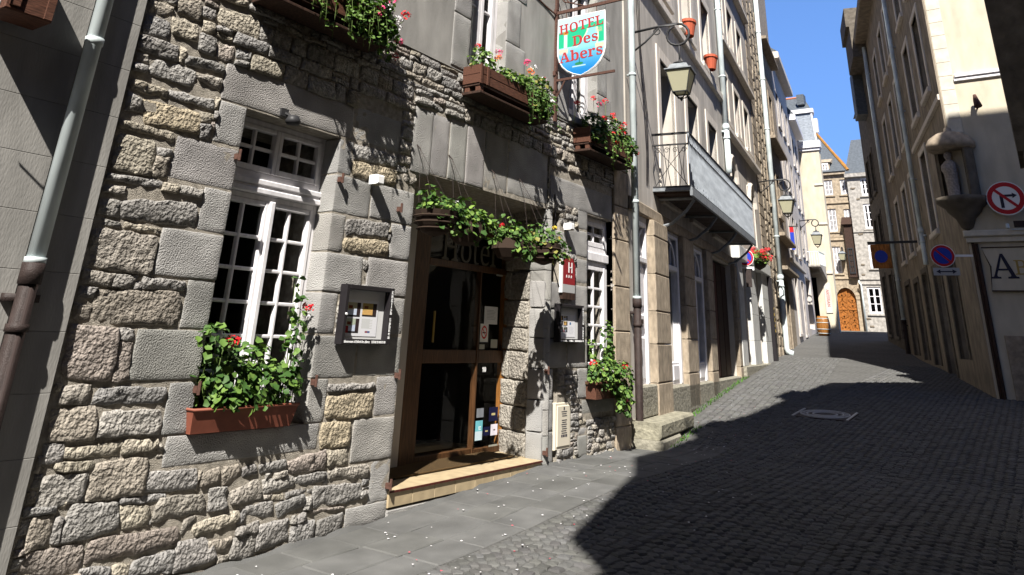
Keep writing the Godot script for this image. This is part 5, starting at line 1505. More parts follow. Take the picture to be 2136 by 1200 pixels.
func sett_shape(st: SurfaceTool):
	var a := 0.0475; var e := 0.010
	var lo := []; var hi := []
	for c in [[-1, 1], [1, 1], [1, -1], [-1, -1]]:
		var j := V(R(-0.006, 0.006), 0, R(-0.006, 0.006))
		lo.append(V(c[0] * (a - 0.001), -0.03, c[1] * (a - 0.003)) + j); hi.append(V(c[0] * (a - e), 0.006 + R(-0.003, 0.004), c[1] * (a - e)) + j * 1.3)
	var mid := V(0, 0.014, 0)
	for k in 4:
		var l := (k + 1) % 4
		var ml: Vector3 = lo[k] + V(0, 0.024, 0); var mr: Vector3 = lo[l] + V(0, 0.024, 0)
		quad(st, ml, mr, hi[l], hi[k]); tri(st, hi[k], hi[l], mid)
		quad(st, lo[k], lo[l], mr, ml)

func slab(st: SurfaceTool, x0: float, x1: float, z0: float, z1: float, y0: float, y1: float):
	var e := 0.008
	var t := [V(x0 + e, y0, z1 - e), V(x1 - e, y1, z1 - e), V(x1 - e, y1, z0 + e), V(x0 + e, y0, z0 + e)]
	var m := [V(x0, y0 - e, z1), V(x1, y1 - e, z1), V(x1, y1 - e, z0), V(x0, y0 - e, z0)]
	quad(st, t[0], t[1], t[2], t[3])
	for k in 4:
		var l := (k + 1) % 4
		quad(st, m[k], m[l], t[l], t[k])
		quad(st, m[k] - V(0, 0.05, 0), m[l] - V(0, 0.05, 0), m[l], m[k])

# ---------------------------------------------------------------- things on the walls
func flower_box(x0: float, x1: float, y0: float, y1: float, z0: float, z1: float, label: String) -> Node3D:
	var t := thing("flower_box", label, "flower box", "wooden flower boxes under the windows")
	var n := 2
	for k in n:
		var a := lerpf(y0, y1, float(k) / n) + 0.003; var b := lerpf(y0, y1, float(k + 1) / n) - 0.003
		var st := mb(); st.set_color(Color(1, 1, 1) * R(0.85, 1.15)); cham(st, V(x0 + 0.03, a, z1 - 0.02), V(x1 - 0.03, b, z1), 0.004); obj("board", st, M.planter_wood, t)
		for e in [x0, x1 - 0.022]:
			st = mb(); st.set_color(Color(1.2, 1.15, 1.05)); box(st, V(e, a, z0), V(e + 0.022, b, z1 + 0.004)); obj("end_board", st, M.planter_wood, t)
	for e in [x0 - 0.004, x0 + 0.11, x1 - 0.13, x1 - 0.026]:
		var st := mb(); box(st, V(e, y0 - 0.0, z1 + 0.0), V(e + 0.03, y1, z1 + 0.014)) if e > x0 + 0.1 and e < x1 - 0.05 else box(st, V(e, y0 - 0.01, z1 - 0.004), V(e + 0.03, y1 + 0.005, z1 + 0.012)); obj("corner_batten", st, M.planter_wood, t)
	bx("back_board", V(x0 + 0.022, y0, z0), V(x1 - 0.022, y1, z0 + 0.02), M.planter_wood, t)
	bx("soil", V(x0 + 0.022, y0 + 0.02, z0 + 0.02), V(x1 - 0.022, y1 - 0.03, z1 - 0.02), M.soil, t)
	var st := mb(); box(st, V(x0 + 0.01, y0 - 0.022, z0), V(x1 - 0.01, y0 - 0.001, z1 - 0.01)); obj("bottom_board", st, M.dark_wood, t)
	for e in [x0 + 0.02, x1 - 0.08]:
		for z in [z0 + 0.02, z1 - 0.07]:
			st = mb(); cham(st, V(e, y0 - 0.085, z), V(e + 0.06, y0 - 0.022, z + 0.06), 0.006); obj("foot", st, M.planter_wood, t)
	st = mb(); cham(st, V(x0 + 0.0, y0 - 0.11, 0.015), V(x1, y0 - 0.085, z1 + 0.01), 0.004); obj("bracket_shelf", st, M.dark_wood, t)
	return t

func planters():
	var W := lin(0.85, 0.82, 0.84); var RD := lin(0.62, 0.012, 0.02); var PK := lin(0.75, 0.07, 0.20); var OR := lin(0.75, 0.17, 0.03)
	flower_box(5.66, 6.98, 3.79, 3.99, 0.02, 0.25, "weathered wooden flower box under the first-floor window, left of the shield sign")
	var p := thing("trailing_geraniums", "pink and white trailing geraniums in the box left of the shield sign", "plant")
	var fl := []
	for f in [[5.85, 4.28, 0.05, RD], [6.10, 4.28, 0.15, PK], [6.02, 4.18, 0.2, OR], [6.62, 4.33, 0.18, PK], [6.66, 4.22, 0.2, OR], [6.85, 4.35, 0.12, W], [6.95, 4.20, 0.2, W], [7.02, 4.12, 0.22, W], [6.9, 4.05, 0.24, W], [7.12, 4.28, 0.1, RD], [6.98, 3.82, 0.27, W], [6.9, 3.80, 0.28, W], [7.05, 3.95, 0.26, W], [7.10, 4.05, 0.2, W]]:
		fl.append([V(f[0], f[1], f[2]), R(0.035, 0.05), f[3]])
	plant(p, [[V(5.85, 4.1, 0.12), V(0.2, 0.16, 0.1), 0.14], [V(6.35, 4.03, 0.16), V(0.38, 0.1, 0.12), 0.3], [V(6.78, 4.05, 0.2), V(0.3, 0.15, 0.14), 0.36], [V(6.85, 3.84, 0.27), V(0.18, 0.12, 0.06), 0.2]], 1250, true, 0.042, 0, fl, 3.97, 0.13)
	droops(p, 6.2, 7.0, 3.95, 0.27, 18)
	flower_box(7.98, 9.22, 3.70, 3.90, 0.02, 0.25, "reddish wooden flower box behind and below the shield sign")
	p = thing("red_geraniums", "red and white geraniums in the box below the shield sign, beside the downpipe", "plant")
	fl = []
	for f in [[8.33, 4.38, 0.12, RD], [8.62, 4.42, 0.15, RD], [8.38, 4.30, 0.18, PK], [8.45, 4.12, 0.22, RD], [8.75, 4.25, 0.2, RD], [8.86, 4.22, 0.15, RD], [8.95, 4.12, 0.2, RD], [8.92, 4.02, 0.25, RD], [8.62, 3.95, 0.27, RD], [8.7, 3.85, 0.28, RD], [9.25, 4.25, 0.12, RD], [9.45, 3.98, 0.12, RD], [9.6, 3.9, 0.15, RD], [8.55, 4.1, 0.22, W], [8.72, 4.08, 0.24, W], [9.08, 4.02, 0.2, W], [8.2, 4.1, 0.2, W], [7.75, 4.15, 0.2, RD]]:
		fl.append([V(f[0], f[1], f[2]), R(0.035, 0.055), f[3]])
	plant(p, [[V(8.3, 4.02, 0.14), V(0.28, 0.16, 0.12), 0.25], [V(8.75, 4.02, 0.18), V(0.36, 0.2, 0.13), 0.4], [V(9.15, 3.92, 0.2), V(0.25, 0.14, 0.12), 0.25], [V(8.15, 3.82, 0.27), V(0.15, 0.1, 0.06), 0.1]], 1250, true, 0.042, 0, fl, 3.88, 0.13)
	droops(p, 8.0, 9.1, 3.88, 0.27, 16)
	flower_box(3.05, 4.28, 3.79, 3.99, 0.02, 0.25, "dark wooden flower box at the top edge, above the tall window")
	p = thing("pink_geraniums", "bright pink geraniums spilling from the box above the tall window", "plant")
	fl = []
	for f in [[4.06, 3.90, 0.34, PK], [4.1, 3.97, 0.32, PK], [4.52, 4.10, 0.22, RD], [4.35, 4.20, 0.2, PK], [4.28, 4.15, 0.2, PK], [4.5, 3.84, 0.18, PK], [4.55, 3.72, 0.1, RD], [3.80, 4.0, 0.33, W], [3.85, 4.05, 0.33, W], [4.2, 4.04, 0.30, W], [4.3, 3.98, 0.28, W], [4.4, 3.92, 0.25, W], [4.42, 4.02, 0.22, W], [3.7, 4.1, 0.3, W]]:
		fl.append([V(f[0], f[1], f[2]), R(0.035, 0.05), f[3]])
	plant(p, [[V(3.4, 4.12, 0.16), V(0.4, 0.12, 0.13), 0.2], [V(3.95, 4.06, 0.24), V(0.36, 0.14, 0.13), 0.36], [V(4.25, 3.90, 0.2), V(0.12, 0.22, 0.12), 0.24], [V(4.05, 3.80, 0.30), V(0.3, 0.16, 0.06), 0.12], [V(4.42, 3.84, 0.12), V(0.1, 0.22, 0.1), 0.08]], 1300, true, 0.042, 0, fl, 3.97, 0.13)
	droops(p, 3.3, 4.3, 3.95, 0.27, 26)
	# terracotta trough in the tall window
	var pot := thing("terracotta_trough", "long terracotta window trough on the sill of the tall window", "flower trough")
	var st := mb()
	var a := [V(3.17, 0.745, -0.12), V(3.96, 0.745, -0.12), V(3.96, 0.745, 0.045), V(3.17, 0.745, 0.045)]
	var b := [V(3.145, 0.885, -0.15), V(3.99, 0.885, -0.15), V(3.99, 0.885, 0.075), V(3.145, 0.885, 0.075)]
	for k in 4: quad(st, a[(k + 1) % 4], a[k], b[k], b[(k + 1) % 4])
	quad(st, a[0], a[1], a[2], a[3])
	obj("trough", st, M.terracotta, pot)
	st = mb(true); tube(st, [b[0], b[1], b[2], b[3], b[0]], 0.011, 6); obj("rim", st, M.terracotta, pot)
	bx("soil", V(3.17, 0.83, -0.13), V(3.97, 0.868, 0.055), M.soil, pot)
	p = thing("window_geraniums", "leafy geraniums with red flowers filling the trough of the tall window", "plant")
	fl = []
	for f in [[3.33, 1.29, 0.10, RD, 0.05], [3.97, 1.53, 0.05, RD, 0.048], [3.985, 1.47, 0.05, W, 0.03], [3.55, 1.16, 0.08, W, 0.02], [3.75, 1.10, 0.05, W, 0.022], [3.95, 1.2, 0.02, W, 0.03], [3.93, 1.3, 0.0, W, 0.03]]:
		fl.append([V(f[0], f[1], f[2]), f[4], f[3]])
	plant(p, [[V(3.42, 1.04, -0.02), V(0.28, 0.17, 0.12), 0.28], [V(3.80, 1.02, 0.0), V(0.24, 0.15, 0.13), 0.26], [V(3.55, 1.16, -0.03), V(0.26, 0.14, 0.1), 0.18], [V(3.93, 1.22, 0.0), V(0.09, 0.2, 0.07), 0.07], [V(3.92, 1.46, 0.02), V(0.07, 0.16, 0.05), 0.045], [V(3.88, 1.66, 0.02), V(0.03, 0.11, 0.03), 0.012], [V(3.22, 1.30, 0.06), V(0.13, 0.12, 0.06), 0.05], [V(3.5, 0.94, 0.10), V(0.28, 0.08, 0.03), 0.07]], 900, true, 0.047, 280, fl, 0.86, -0.04)
	# the box in the narrow window
	var bx2 := thing("small_flower_box", "small brown flower box on the sill beside the downpipe", "flower box", "wooden flower boxes under the windows")
	bx("box", V(8.36, 0.745, -0.05), V(9.12, 0.90, 0.14), M.planter_wood, bx2)
	st = mb(); cham(st, V(8.34, 0.90, -0.06), V(9.14, 0.93, 0.16), 0.006); obj("rim", st, M.planter_wood, bx2)
	p = thing("bushy_geranium", "bushy pale green geranium hanging over the sill of the narrow window", "plant")
	fl = []
	for f in [[8.33, 1.13, 0.12, RD, 0.05], [8.95, 1.1, 0.22, RD, 0.045], [8.6, 1.05, 0.2, W, 0.04], [8.95, 0.72, 0.25, PK, 0.035], [9.1, 0.78, 0.22, W, 0.03], [8.45, 1.05, 0.18, PK, 0.035]]:
		fl.append([V(f[0], f[1], f[2]), f[4], f[3]])
	plant(p, [[V(8.62, 1.02, 0.12), V(0.36, 0.17, 0.14), 0.42], [V(8.92, 0.95, 0.18), V(0.26, 0.22, 0.12), 0.28], [V(8.95, 0.72, 0.22), V(0.16, 0.16, 0.08), 0.14], [V(8.80, 1.34, 0.06), V(0.1, 0.28, 0.08), 0.13], [V(8.42, 1.28, 0.06), V(0.05, 0.12, 0.05), 0.03]], 1100, true, 0.045, 0, fl, 0.9, 0.05)
	# baskets hanging over the doorway
	var YL := lin(0.75, 0.55, 0.06)
	var spots := [
		[5.02, 2.33, 0.24, "dark wicker basket of pale green ivy hanging at the left of the doorway", [[V(5.35, 2.52, 0.3), 0.018, W]], 0.22, "pale green ivy in the leftmost basket over the doorway"],
		[5.50, 2.30, 0.22, "hanging basket over the doorway, touching its dark wicker left neighbour", [[V(5.6, 2.5, 0.3), 0.016, W], [V(5.75, 2.48, 0.3), 0.016, W]], 0.17, "thin trailing plant in the second basket from the left over the doorway"],
		[6.22, 2.24, 0.20, "hanging basket with one red flower over the doorway", [[V(6.0, 2.40, 0.36), 0.028, RD]], 0.17, "dark green ivy with one red flower over the doorway"],
		[6.75, 2.25, 0.28, "hanging basket with yellow flowers at the right of the doorway", [[V(7.0, 2.50, 0.36), 0.03, YL], [V(7.08, 2.40, 0.36), 0.03, YL], [V(7.12, 2.30, 0.34), 0.025, YL], [V(7.16, 2.18, 0.34), 0.025, YL], [V(7.02, 2.44, 0.3), 0.025, YL]], 0.2, "ivy with yellow flowers in the rightmost basket over the doorway"]]
	for s in spots:
		var t := thing("hanging_basket", s[3], "hanging basket", "baskets hanging over the doorway")
		var c := V(s[0], s[1], s[2] + 0.1)
		st = mb(); lathe(st, [Vector2(0.02, -0.16), Vector2(0.11, -0.13), Vector2(0.17, -0.05), Vector2(s[5] * 0.92, 0.05), Vector2(s[5] * 0.8, 0.05), Vector2(0.0, 0.02)], c, 14); obj("bowl", st, M.basket, t)
		st = mb(true)
		for k in 3: tube(st, ring_xz(c + V(0, -0.1 + k * 0.05, 0), [0.15, 0.175, 0.19][k] * s[5] / 0.2 * 0.95, 14), 0.008, 4, false)
		obj("wicker_bands", st, M.basket, t)
		st = mb()
		var hook := V(s[0] + 0.05, 2.98, 0.05)
		for k in 3: tube(st, [c + V(cos(k * 2.1 + 0.4) * s[5] * 0.85, 0.05, sin(k * 2.1 + 0.4) * s[5] * 0.85), hook], 0.0018, 4)
		tube(st, [hook, hook + V(0, 0.05, -0.05)], 0.006, 5)
		obj("hanging_wires", st, M.cast_iron, t)
		var pl := thing("basket_ivy", s[6], "plant", "plants in the hanging baskets")
		plant(pl, [[c + V(0.04, 0.09, 0.03), V(0.25, 0.10, 0.17), 0.62], [c + V(0.1, -0.02, 0.12), V(0.24, 0.13, 0.09), 0.28], [c + V(-0.05, 0.18, 0.0), V(0.2, 0.1, 0.1), 0.10]], 300, true, 0.046, 40, s[4], c.y, c.z)

func droops(p: Node3D, x0: float, x1: float, y: float, z: float, n: int):      # long stalks with small leaves trailing over the front of a box
	var st := SurfaceTool.new()
	var stems := mb(true)
	for k in n:
		var x := R(x0, x1); var l := R(0.2, 0.5); var zz := z + R(0.0, 0.14); var dx := R(-0.05, 0.12)
		var pts := []
		for i in 6: pts.append(V(x + dx * i / 5.0, y + 0.05 - l * pow(i / 5.0, 1.6), zz - 0.10 * exp(-i)))
		tube(stems, pts, 0.0025, 4)
		for i in 14:
			var q: Vector3 = pts[1 + (i * 4) / 14].lerp(pts[2 + (i * 4) / 14], rng.randf())
			st.append_from(leaves[i % 2], 0, leaf_at(q, V(R(-1, 1), 0.2, 0.6), R(0.02, 0.042)))
	var o := MeshInstance3D.new(); o.mesh = st.commit(); o.material_override = tinted(leaf_colour()); o.name = "trailing_leaves"; p.add_child(o, true); stuff(o)
	obj("trailing_stems", stems, M.stem, p)

func hanging_sign():
	var t := thing("hotel_shield_sign", "painted shield sign reading Hotel des Abers, hung from a rusty iron bracket", "hanging sign")
	var x := 7.49
	var st := mb()
	box(st, V(x - 0.02, 3.86, 0.02), V(x + 0.02, 6.4, 0.05)); tube(st, [V(x, 3.86, 0.035), V(x, 6.4, 0.035)], 0.016, 6)
	box(st, V(x - 0.012, 5.29, 0.04), V(x + 0.012, 5.33, 1.0)); box(st, V(x - 0.012, 4.37, 0.04), V(x + 0.012, 4.40, 0.86))
	tube(st, [V(x, 4.15, 0.04), V(x, 4.24, 0.10), V(x, 4.37, 0.17)], 0.012, 5)
	tube(st, [V(x, 5.33, 0.9), V(x, 5.6, 0.5), V(x, 5.9, 0.05)], 0.01, 5)
	var sp := []
	for i in 22: sp.append(V(x, 5.50 + sin(i * 0.6) * (0.13 - i * 0.005), 0.28 + cos(i * 0.6) * (0.13 - i * 0.005)))
	tube(st, sp, 0.009, 5)
	tube(st, [V(x, 5.6, 0.04), V(x, 5.45, 0.15), V(x, 5.33, 0.45)], 0.009, 5)
	tube(st, [V(x, 5.28, 0.04), V(x - 0.25, 5.32, 0.02), V(x - 0.6, 5.38, 0.02)], 0.012, 5)
	for y in [4.2, 4.45, 5.3]: box(st, V(x - 0.035, y, 0.0), V(x + 0.035, y + 0.06, 0.05))
	obj("bracket", st, M.rust_iron, t)
	var turn := Basis(V(0, 0, 1), Vector3.UP, V(-1, 0, 0))      # its face looks back down the street
	var fr := Transform3D(turn, V(x, 4.40, 0.40))
	var w := 0.335
	var pts := [Vector2(0, 0)]
	var side := [Vector2(0.10, 0.035), Vector2(0.19, 0.085), Vector2(0.26, 0.15), Vector2(0.305, 0.225), Vector2(0.33, 0.31), Vector2(w, 0.42), Vector2(w, 0.80)]
	for k in side: pts.append(k)
	for k in range(side.size() - 1, -1, -1): pts.append(Vector2(-side[k].x, side[k].y))
	st = mb(); prism(st, pts, -0.012, 0.012, true)
	obj("board", st, print_mat("shield_paint", shield_picture(), 0.4), t).transform = fr
	st = mb()
	var rim := []
	for p in pts: rim.append(V(p.x, p.y, 0))
	rim.append(rim[0])
	tube(st, rim, 0.016, 5, false); obj("rim", st, M.white_plastic, t).transform = fr
	for l in [["HOTEL", 0.18, 0.0, 0.67, 1.0], ["Des", 0.185, 0.06, 0.475, 1.1], ["Abers", 0.19, 0.0, 0.28, 1.1]]:
		letters(t, "lettering", l[0], l[1], fr * V(l[2], l[3], 0.013), M.ink_red, "Droid Serif", 700, 0.004, turn * Basis(V(0, 0, 1), 0.05), l[4])
		letters(t, "lettering", l[0], l[1], fr * V(-l[2], l[3], -0.013), M.ink_red, "Droid Serif", 700, 0.004, turn * Basis(Vector3.UP, PI), l[4])
	st = mb()
	for k in [-0.22, 0.22]: tube(st, [V(x, 5.19, 0.40 + k), V(x, 5.30, 0.40 + k)], 0.006, 5)
	obj("hook", st, M.rust_iron, t)

func shield_picture() -> Image:
	var im := Image.create(192, 240, false, Image.FORMAT_RGB8)
	for y in 240:
		for x in 192:
			var u := x / 192.0; var v := y / 240.0
			var c := Color(0.78, 0.93, 0.95)
			var n := noise.get_noise_2d(x * 2.2, y * 2.2)
			if v < 0.50: c = Color(0.10, 0.72, 0.50).lerp(Color(0.25, 0.82, 0.62), n * 0.5 + 0.5)
			if v < 0.13 + 0.1 * (1 - u): c = Color(0.80, 0.93, 0.97)
			var bay := absf(u - 0.62 - 0.12 * sin(v * 6.0)) - (0.06 + 0.45 * maxf(0.0, v - 0.26))
			if v > 0.24 and bay < 0.02: c = Color(0.62, 0.87, 0.93)
			if v > 0.24 and bay >= 0.02 and bay < 0.055: c = Color(0.93, 0.88, 0.78)
			if v > 0.52 + 0.05 * n: c = Color(0.60, 0.85, 0.93).lerp(Color(0.13, 0.52, 0.80), clampf((v - 0.52) * 2.6 + n * 0.15, 0, 1))
			if v > 0.52 and v < 0.60 + 0.08 * n and (u < 0.22 or u > 0.80): c = Color(0.90, 0.83, 0.72)
			if absf(u - 0.17) < 0.035 and v > 0.28 and v < 0.50: c = Color(0.93, 0.95, 0.95)
			if absf(u - 0.17) < 0.05 and v > 0.22 and v < 0.28: c = Color(0.85, 0.6, 0.25)
			if u > 0.80 and u < 0.95 and v > 0.25 and v < 0.33 and n > 0.0: c = Color(0.85, 0.75, 0.6)
			var bd := Vector2((u - 0.46) / 0.09, (v - 0.80) / 0.025)
			if bd.length() < 1.0: c = Color(0.2, 0.55, 0.35)
			if absf(u - 0.47) < 0.008 and v > 0.70 and v < 0.80: c = Color(0.15, 0.45, 0.3)
			if v > 0.825 and v < 0.85 and absf(u - 0.46) < 0.14: c = Color(0.75, 0.85, 0.85)
			if v < 0.02 or u < 0.02 or u > 0.98: c = Color(0.85, 0.9, 0.92)
			im.set_pixel(x, y, Color(c.r * 0.80, c.g * 0.84, c.b * 0.86))
	return im

func display_box(x0: float, y0: float, x1: float, y1: float, d: float, label: String, kind: int):
	var t := thing("notice_case", label, "display case", "black glazed notice cases")
	var st := mb()
	cham(st, V(x0, y0, 0.012), V(x0 + 0.035, y1, d), 0.004); cham(st, V(x1 - 0.05, y0, 0.012), V(x1, y1, d), 0.004)
	cham(st, V(x0 + 0.035, y0, 0.012), V(x1 - 0.05, y0 + 0.04, d), 0.004); cham(st, V(x0 + 0.035, y1 - 0.035, 0.012), V(x1 - 0.05, y1, d), 0.004)
	obj("frame", st, M.frame_black, t)
	bx("back_panel", V(x0 + 0.03, y0 + 0.03, 0.012), V(x1 - 0.03, y1 - 0.03, 0.025), M.paper, t)
	var im := Image.create(160, 176, false, Image.FORMAT_RGB8)
	im.fill(Color(0.90, 0.90, 0.92))
	for p in ([[8, 14, 64, 70, 0], [82, 14, 70, 66, 1], [8, 92, 64, 70, 2]] if kind == 0 else [[10, 12, 36, 34, 1], [52, 12, 36, 34, 0], [10, 54, 36, 34, 2], [52, 54, 36, 34, 1], [10, 100, 36, 40, 0], [52, 100, 36, 40, 2]]):
		for y in p[3]:
			for x in p[2]:
				var u: float = float(x) / p[2]; var v: float = float(y) / p[3]
				var n := noise.get_noise_2d(x * 3.0 + p[4] * 90, y * 3.0)
				var c: Color = [Color(0.74, 0.72, 0.6), Color(0.72, 0.62, 0.35), Color(0.70, 0.74, 0.66)][p[4]]
				if v > 0.55 - 0.2 * u and u < 0.75: c = [Color(0.82, 0.86, 0.95), Color(0.85, 0.68, 0.42), Color(0.80, 0.84, 0.92)][p[4]]
				if v > 0.2 and v < 0.42 and u > 0.1 and u < 0.4: c = Color(0.45, 0.22, 0.12)
				if u > 0.72 and v < 0.9: c = Color(0.22, 0.17, 0.17)
				if v > 0.86: c = Color(0.16, 0.14, 0.14)
				if p[4] == 2 and u < 0.22 and v > 0.5: c = Color(0.62, 0.10, 0.12)
				im.set_pixel(p[0] + x, p[1] + y, c * (1.0 + n * 0.3))
	if kind == 0:
		for k in 12: im.fill_rect(Rect2i(84, 92 + k * 4, 40 + (k * 13) % 26, 1), Color(0.55, 0.58, 0.5))
		im.fill_rect(Rect2i(104, 150, 12, 9), Color(0.55, 0.25, 0.3)); im.fill_rect(Rect2i(116, 150, 12, 9), Color(0.3, 0.35, 0.55))
	else:
		for k in 10: im.fill_rect(Rect2i(98, 96 + k * 6, 40 + (k * 11) % 14, 1), Color(0.6, 0.6, 0.65))
		im.fill_rect(Rect2i(108, 60, 14, 20), Color(0.3, 0.45, 0.62))
	st = mb(); uvquad(st, V(x0 + 0.06, y0 + 0.06, 0.028), V(x1 - 0.12, y0 + 0.06, 0.028), V(x1 - 0.12, y1 - 0.11, 0.028), V(x0 + 0.06, y1 - 0.11, 0.028)); obj("poster", st, print_mat("poster_print", im, 0.7), t)
	st = mb(); quad(st, V(x0 + 0.035, y0 + 0.04, d - 0.012), V(x1 - 0.05, y0 + 0.04, d - 0.012), V(x1 - 0.05, y1 - 0.035, d - 0.012), V(x0 + 0.035, y1 - 0.035, d - 0.012)); obj("pane", st, M.glass, t)
	var side := "English Spoken"
	for k in side.length():
		if side[k] != " ": letters(t, "lettering", side[k], 0.036, V(x1 - 0.025, y1 - 0.035 - k * 0.0268, d + 0.001), M.ink_white, "Droid Serif", 700, 0.003, Basis(), 1.0)
	letters(t, "lettering", "Bienvenue à l'Hôtel des Abers", 0.024, V(x0 + 0.17, y0 + 0.02, d + 0.001), M.ink_white, "Droid Serif", 700, 0.003, Basis(), 0.78)
	letters(t, "lettering", "Tél 02 99 40 85 60", 0.024, V(x1 - 0.14, y0 + 0.02, d + 0.001), M.ink_white, "Droid Serif", 700, 0.003, Basis(), 0.8)
	st = mb(); tube(st, [V(x0 + 0.017, (y0 + y1) / 2, d), V(x0 + 0.017, (y0 + y1) / 2, d + 0.012)], 0.009, 8); obj("lock", st, M.white_plastic, t)

func lantern(called: String, at: Vector3, out: Vector3, reach: float, drop: float, size: float, label: String, thick := 0.018):
	var z := out.normalized(); var x := Vector3.UP.cross(z).normalized()
	var t := thing(called, label, "street lantern", "wall lanterns along the street", at, Basis(x, Vector3.UP, z))
	var st := mb(true)
	var arm := [V(0, 0.0, 0.0), V(0, 0.05, reach * 0.5), V(0, 0.06, reach * 0.82)]
	var rr := reach * 0.2
	for i in 15:
		var a := PI / 2 - i * 0.42
		arm.append(V(0, 0.06 - rr + sin(a) * rr * (1 - i * 0.012), reach * 0.82 + cos(a) * rr * (1 - i * 0.012)))
	tube(st, arm, thick, 7)
	tube(st, [V(0, -0.36, 0.0), V(0, -0.18, reach * 0.28), V(0, 0.03, reach * 0.52)], thick * 0.75, 6)
	tube(st, ring_yz(V(0, -0.03, reach * 0.48), 0.05, 10), thick * 0.5, 5)
	tube(st, [V(0, -0.45, 0.01), V(0, 0.1, 0.01)], thick * 0.8, 6)
	var hang := V(0, 0.06 - rr * 1.9, reach * 0.84)
	tube(st, [hang, hang - V(0, drop, 0)], thick * 0.7, 6)
	obj("bracket", st, M.black_iron, t)
	var c := hang - V(0, drop, 0)
	var s := size
	st = mb(true); lathe(st, [Vector2(0.12 * s, -0.10 * s), Vector2(0.20 * s, -0.08 * s), Vector2(0.2 * s, -0.05 * s), Vector2(0.06 * s, -0.02 * s), Vector2(0.04 * s, 0.05 * s), Vector2(0.0, 0.07 * s)], c, 12); obj("cap", st, M.black_iron, t)
	var lv := [[-0.08, 0.13], [-0.14, 0.24], [-0.28, 0.30], [-0.29, 0.38], [-0.32, 0.38]]
	st = mb()
	for i in lv.size() - 1: frustum(st, c, lv[i + 1][0] * s, lv[i + 1][1] * s, lv[i][0] * s, lv[i][1] * s)
	obj("roof", st, M.grey_iron, t)
	st = mb(); frustum(st, c, -0.94 * s, 0.19 * s, -0.325 * s, 0.335 * s); obj("lamp_glass", st, M.lamp_glass, t)
	st = mb()
	for sx in [-1.0, 1.0]:
		for sz in [-1.0, 1.0]:
			tube(st, [c + V(sx * 0.20, -0.95, sz * 0.20) * s, c + V(sx * 0.345, -0.32, sz * 0.345) * s], 0.016 * s, 5)
	for y in [[-0.95, 0.2], [-0.33, 0.345]]:
		var p := [V(-1, 0, -1), V(1, 0, -1), V(1, 0, 1), V(-1, 0, 1), V(-1, 0, -1)]
		for i in 4: tube(st, [c + (p[i] * y[1] + V(0, y[0], 0)) * s, c + (p[i + 1] * y[1] + V(0, y[0], 0)) * s], 0.022 * s, 5)
	obj("lamp_frame", st, M.black_iron, t)
	st = mb(true)
	for k in 4: tube(st, [c + V(cos(k * PI / 2 + 0.78) * 0.22, -0.95, sin(k * PI / 2 + 0.78) * 0.22) * s, c + V(cos(k * PI / 2 + 0.78) * 0.17, -1.06, sin(k * PI / 2 + 0.78) * 0.17) * s, c + V(0, -1.12, 0) * s], 0.018 * s, 5)
	lathe(st, [Vector2(0.0, -1.2 * s), Vector2(0.035 * s, -1.16 * s), Vector2(0.05 * s, -1.1 * s), Vector2(0.0, -1.06 * s)], c, 8)
	obj("finial", st, M.black_iron, t)

func ring_yz(c: Vector3, r: float, n: int) -> Array:
	var out := []
	for i in n + 1: out.append(c + V(0, sin(TAU * i / n) * r, cos(TAU * i / n) * r))
	return out

func frustum(st: SurfaceTool, c: Vector3, y0: float, a: float, y1: float, b: float):
	var p := [V(-1, 0, 1), V(1, 0, 1), V(1, 0, -1), V(-1, 0, -1)]
	for k in 4:
		var l := (k + 1) % 4
		quad(st, c + p[k] * a + V(0, y0, 0), c + p[l] * a + V(0, y0, 0), c + p[l] * b + V(0, y1, 0), c + p[k] * b + V(0, y1, 0))
	quad(st, c + p[0] * b + V(0, y1, 0), c + p[1] * b + V(0, y1, 0), c + p[2] * b + V(0, y1, 0), c + p[3] * b + V(0, y1, 0))
	quad(st, c + p[3] * a + V(0, y0, 0), c + p[2] * a + V(0, y0, 0), c + p[1] * a + V(0, y0, 0), c + p[0] * a + V(0, y0, 0))

func disc(called: String, r: float, z: float, deep: float, m: Material, parent: Node, inner := 0.0):
	var st := mb()
	var n := 32
	for k in n:
		var a := TAU * k / n; var b := TAU * (k + 1) / n
		var p := V(cos(a), sin(a), 0); var q := V(cos(b), sin(b), 0)
		if inner > 0.0: quad(st, p * inner + V(0, 0, z + deep), p * r + V(0, 0, z + deep), q * r + V(0, 0, z + deep), q * inner + V(0, 0, z + deep))
		else: tri(st, V(0, 0, z + deep), p * r + V(0, 0, z + deep), q * r + V(0, 0, z + deep))
		quad(st, p * r + V(0, 0, z), q * r + V(0, 0, z), q * r + V(0, 0, z + deep), p * r + V(0, 0, z + deep))
		if inner == 0.0: tri(st, V(0, 0, z), q * r + V(0, 0, z), p * r + V(0, 0, z))
	return obj(called, st, m, parent)

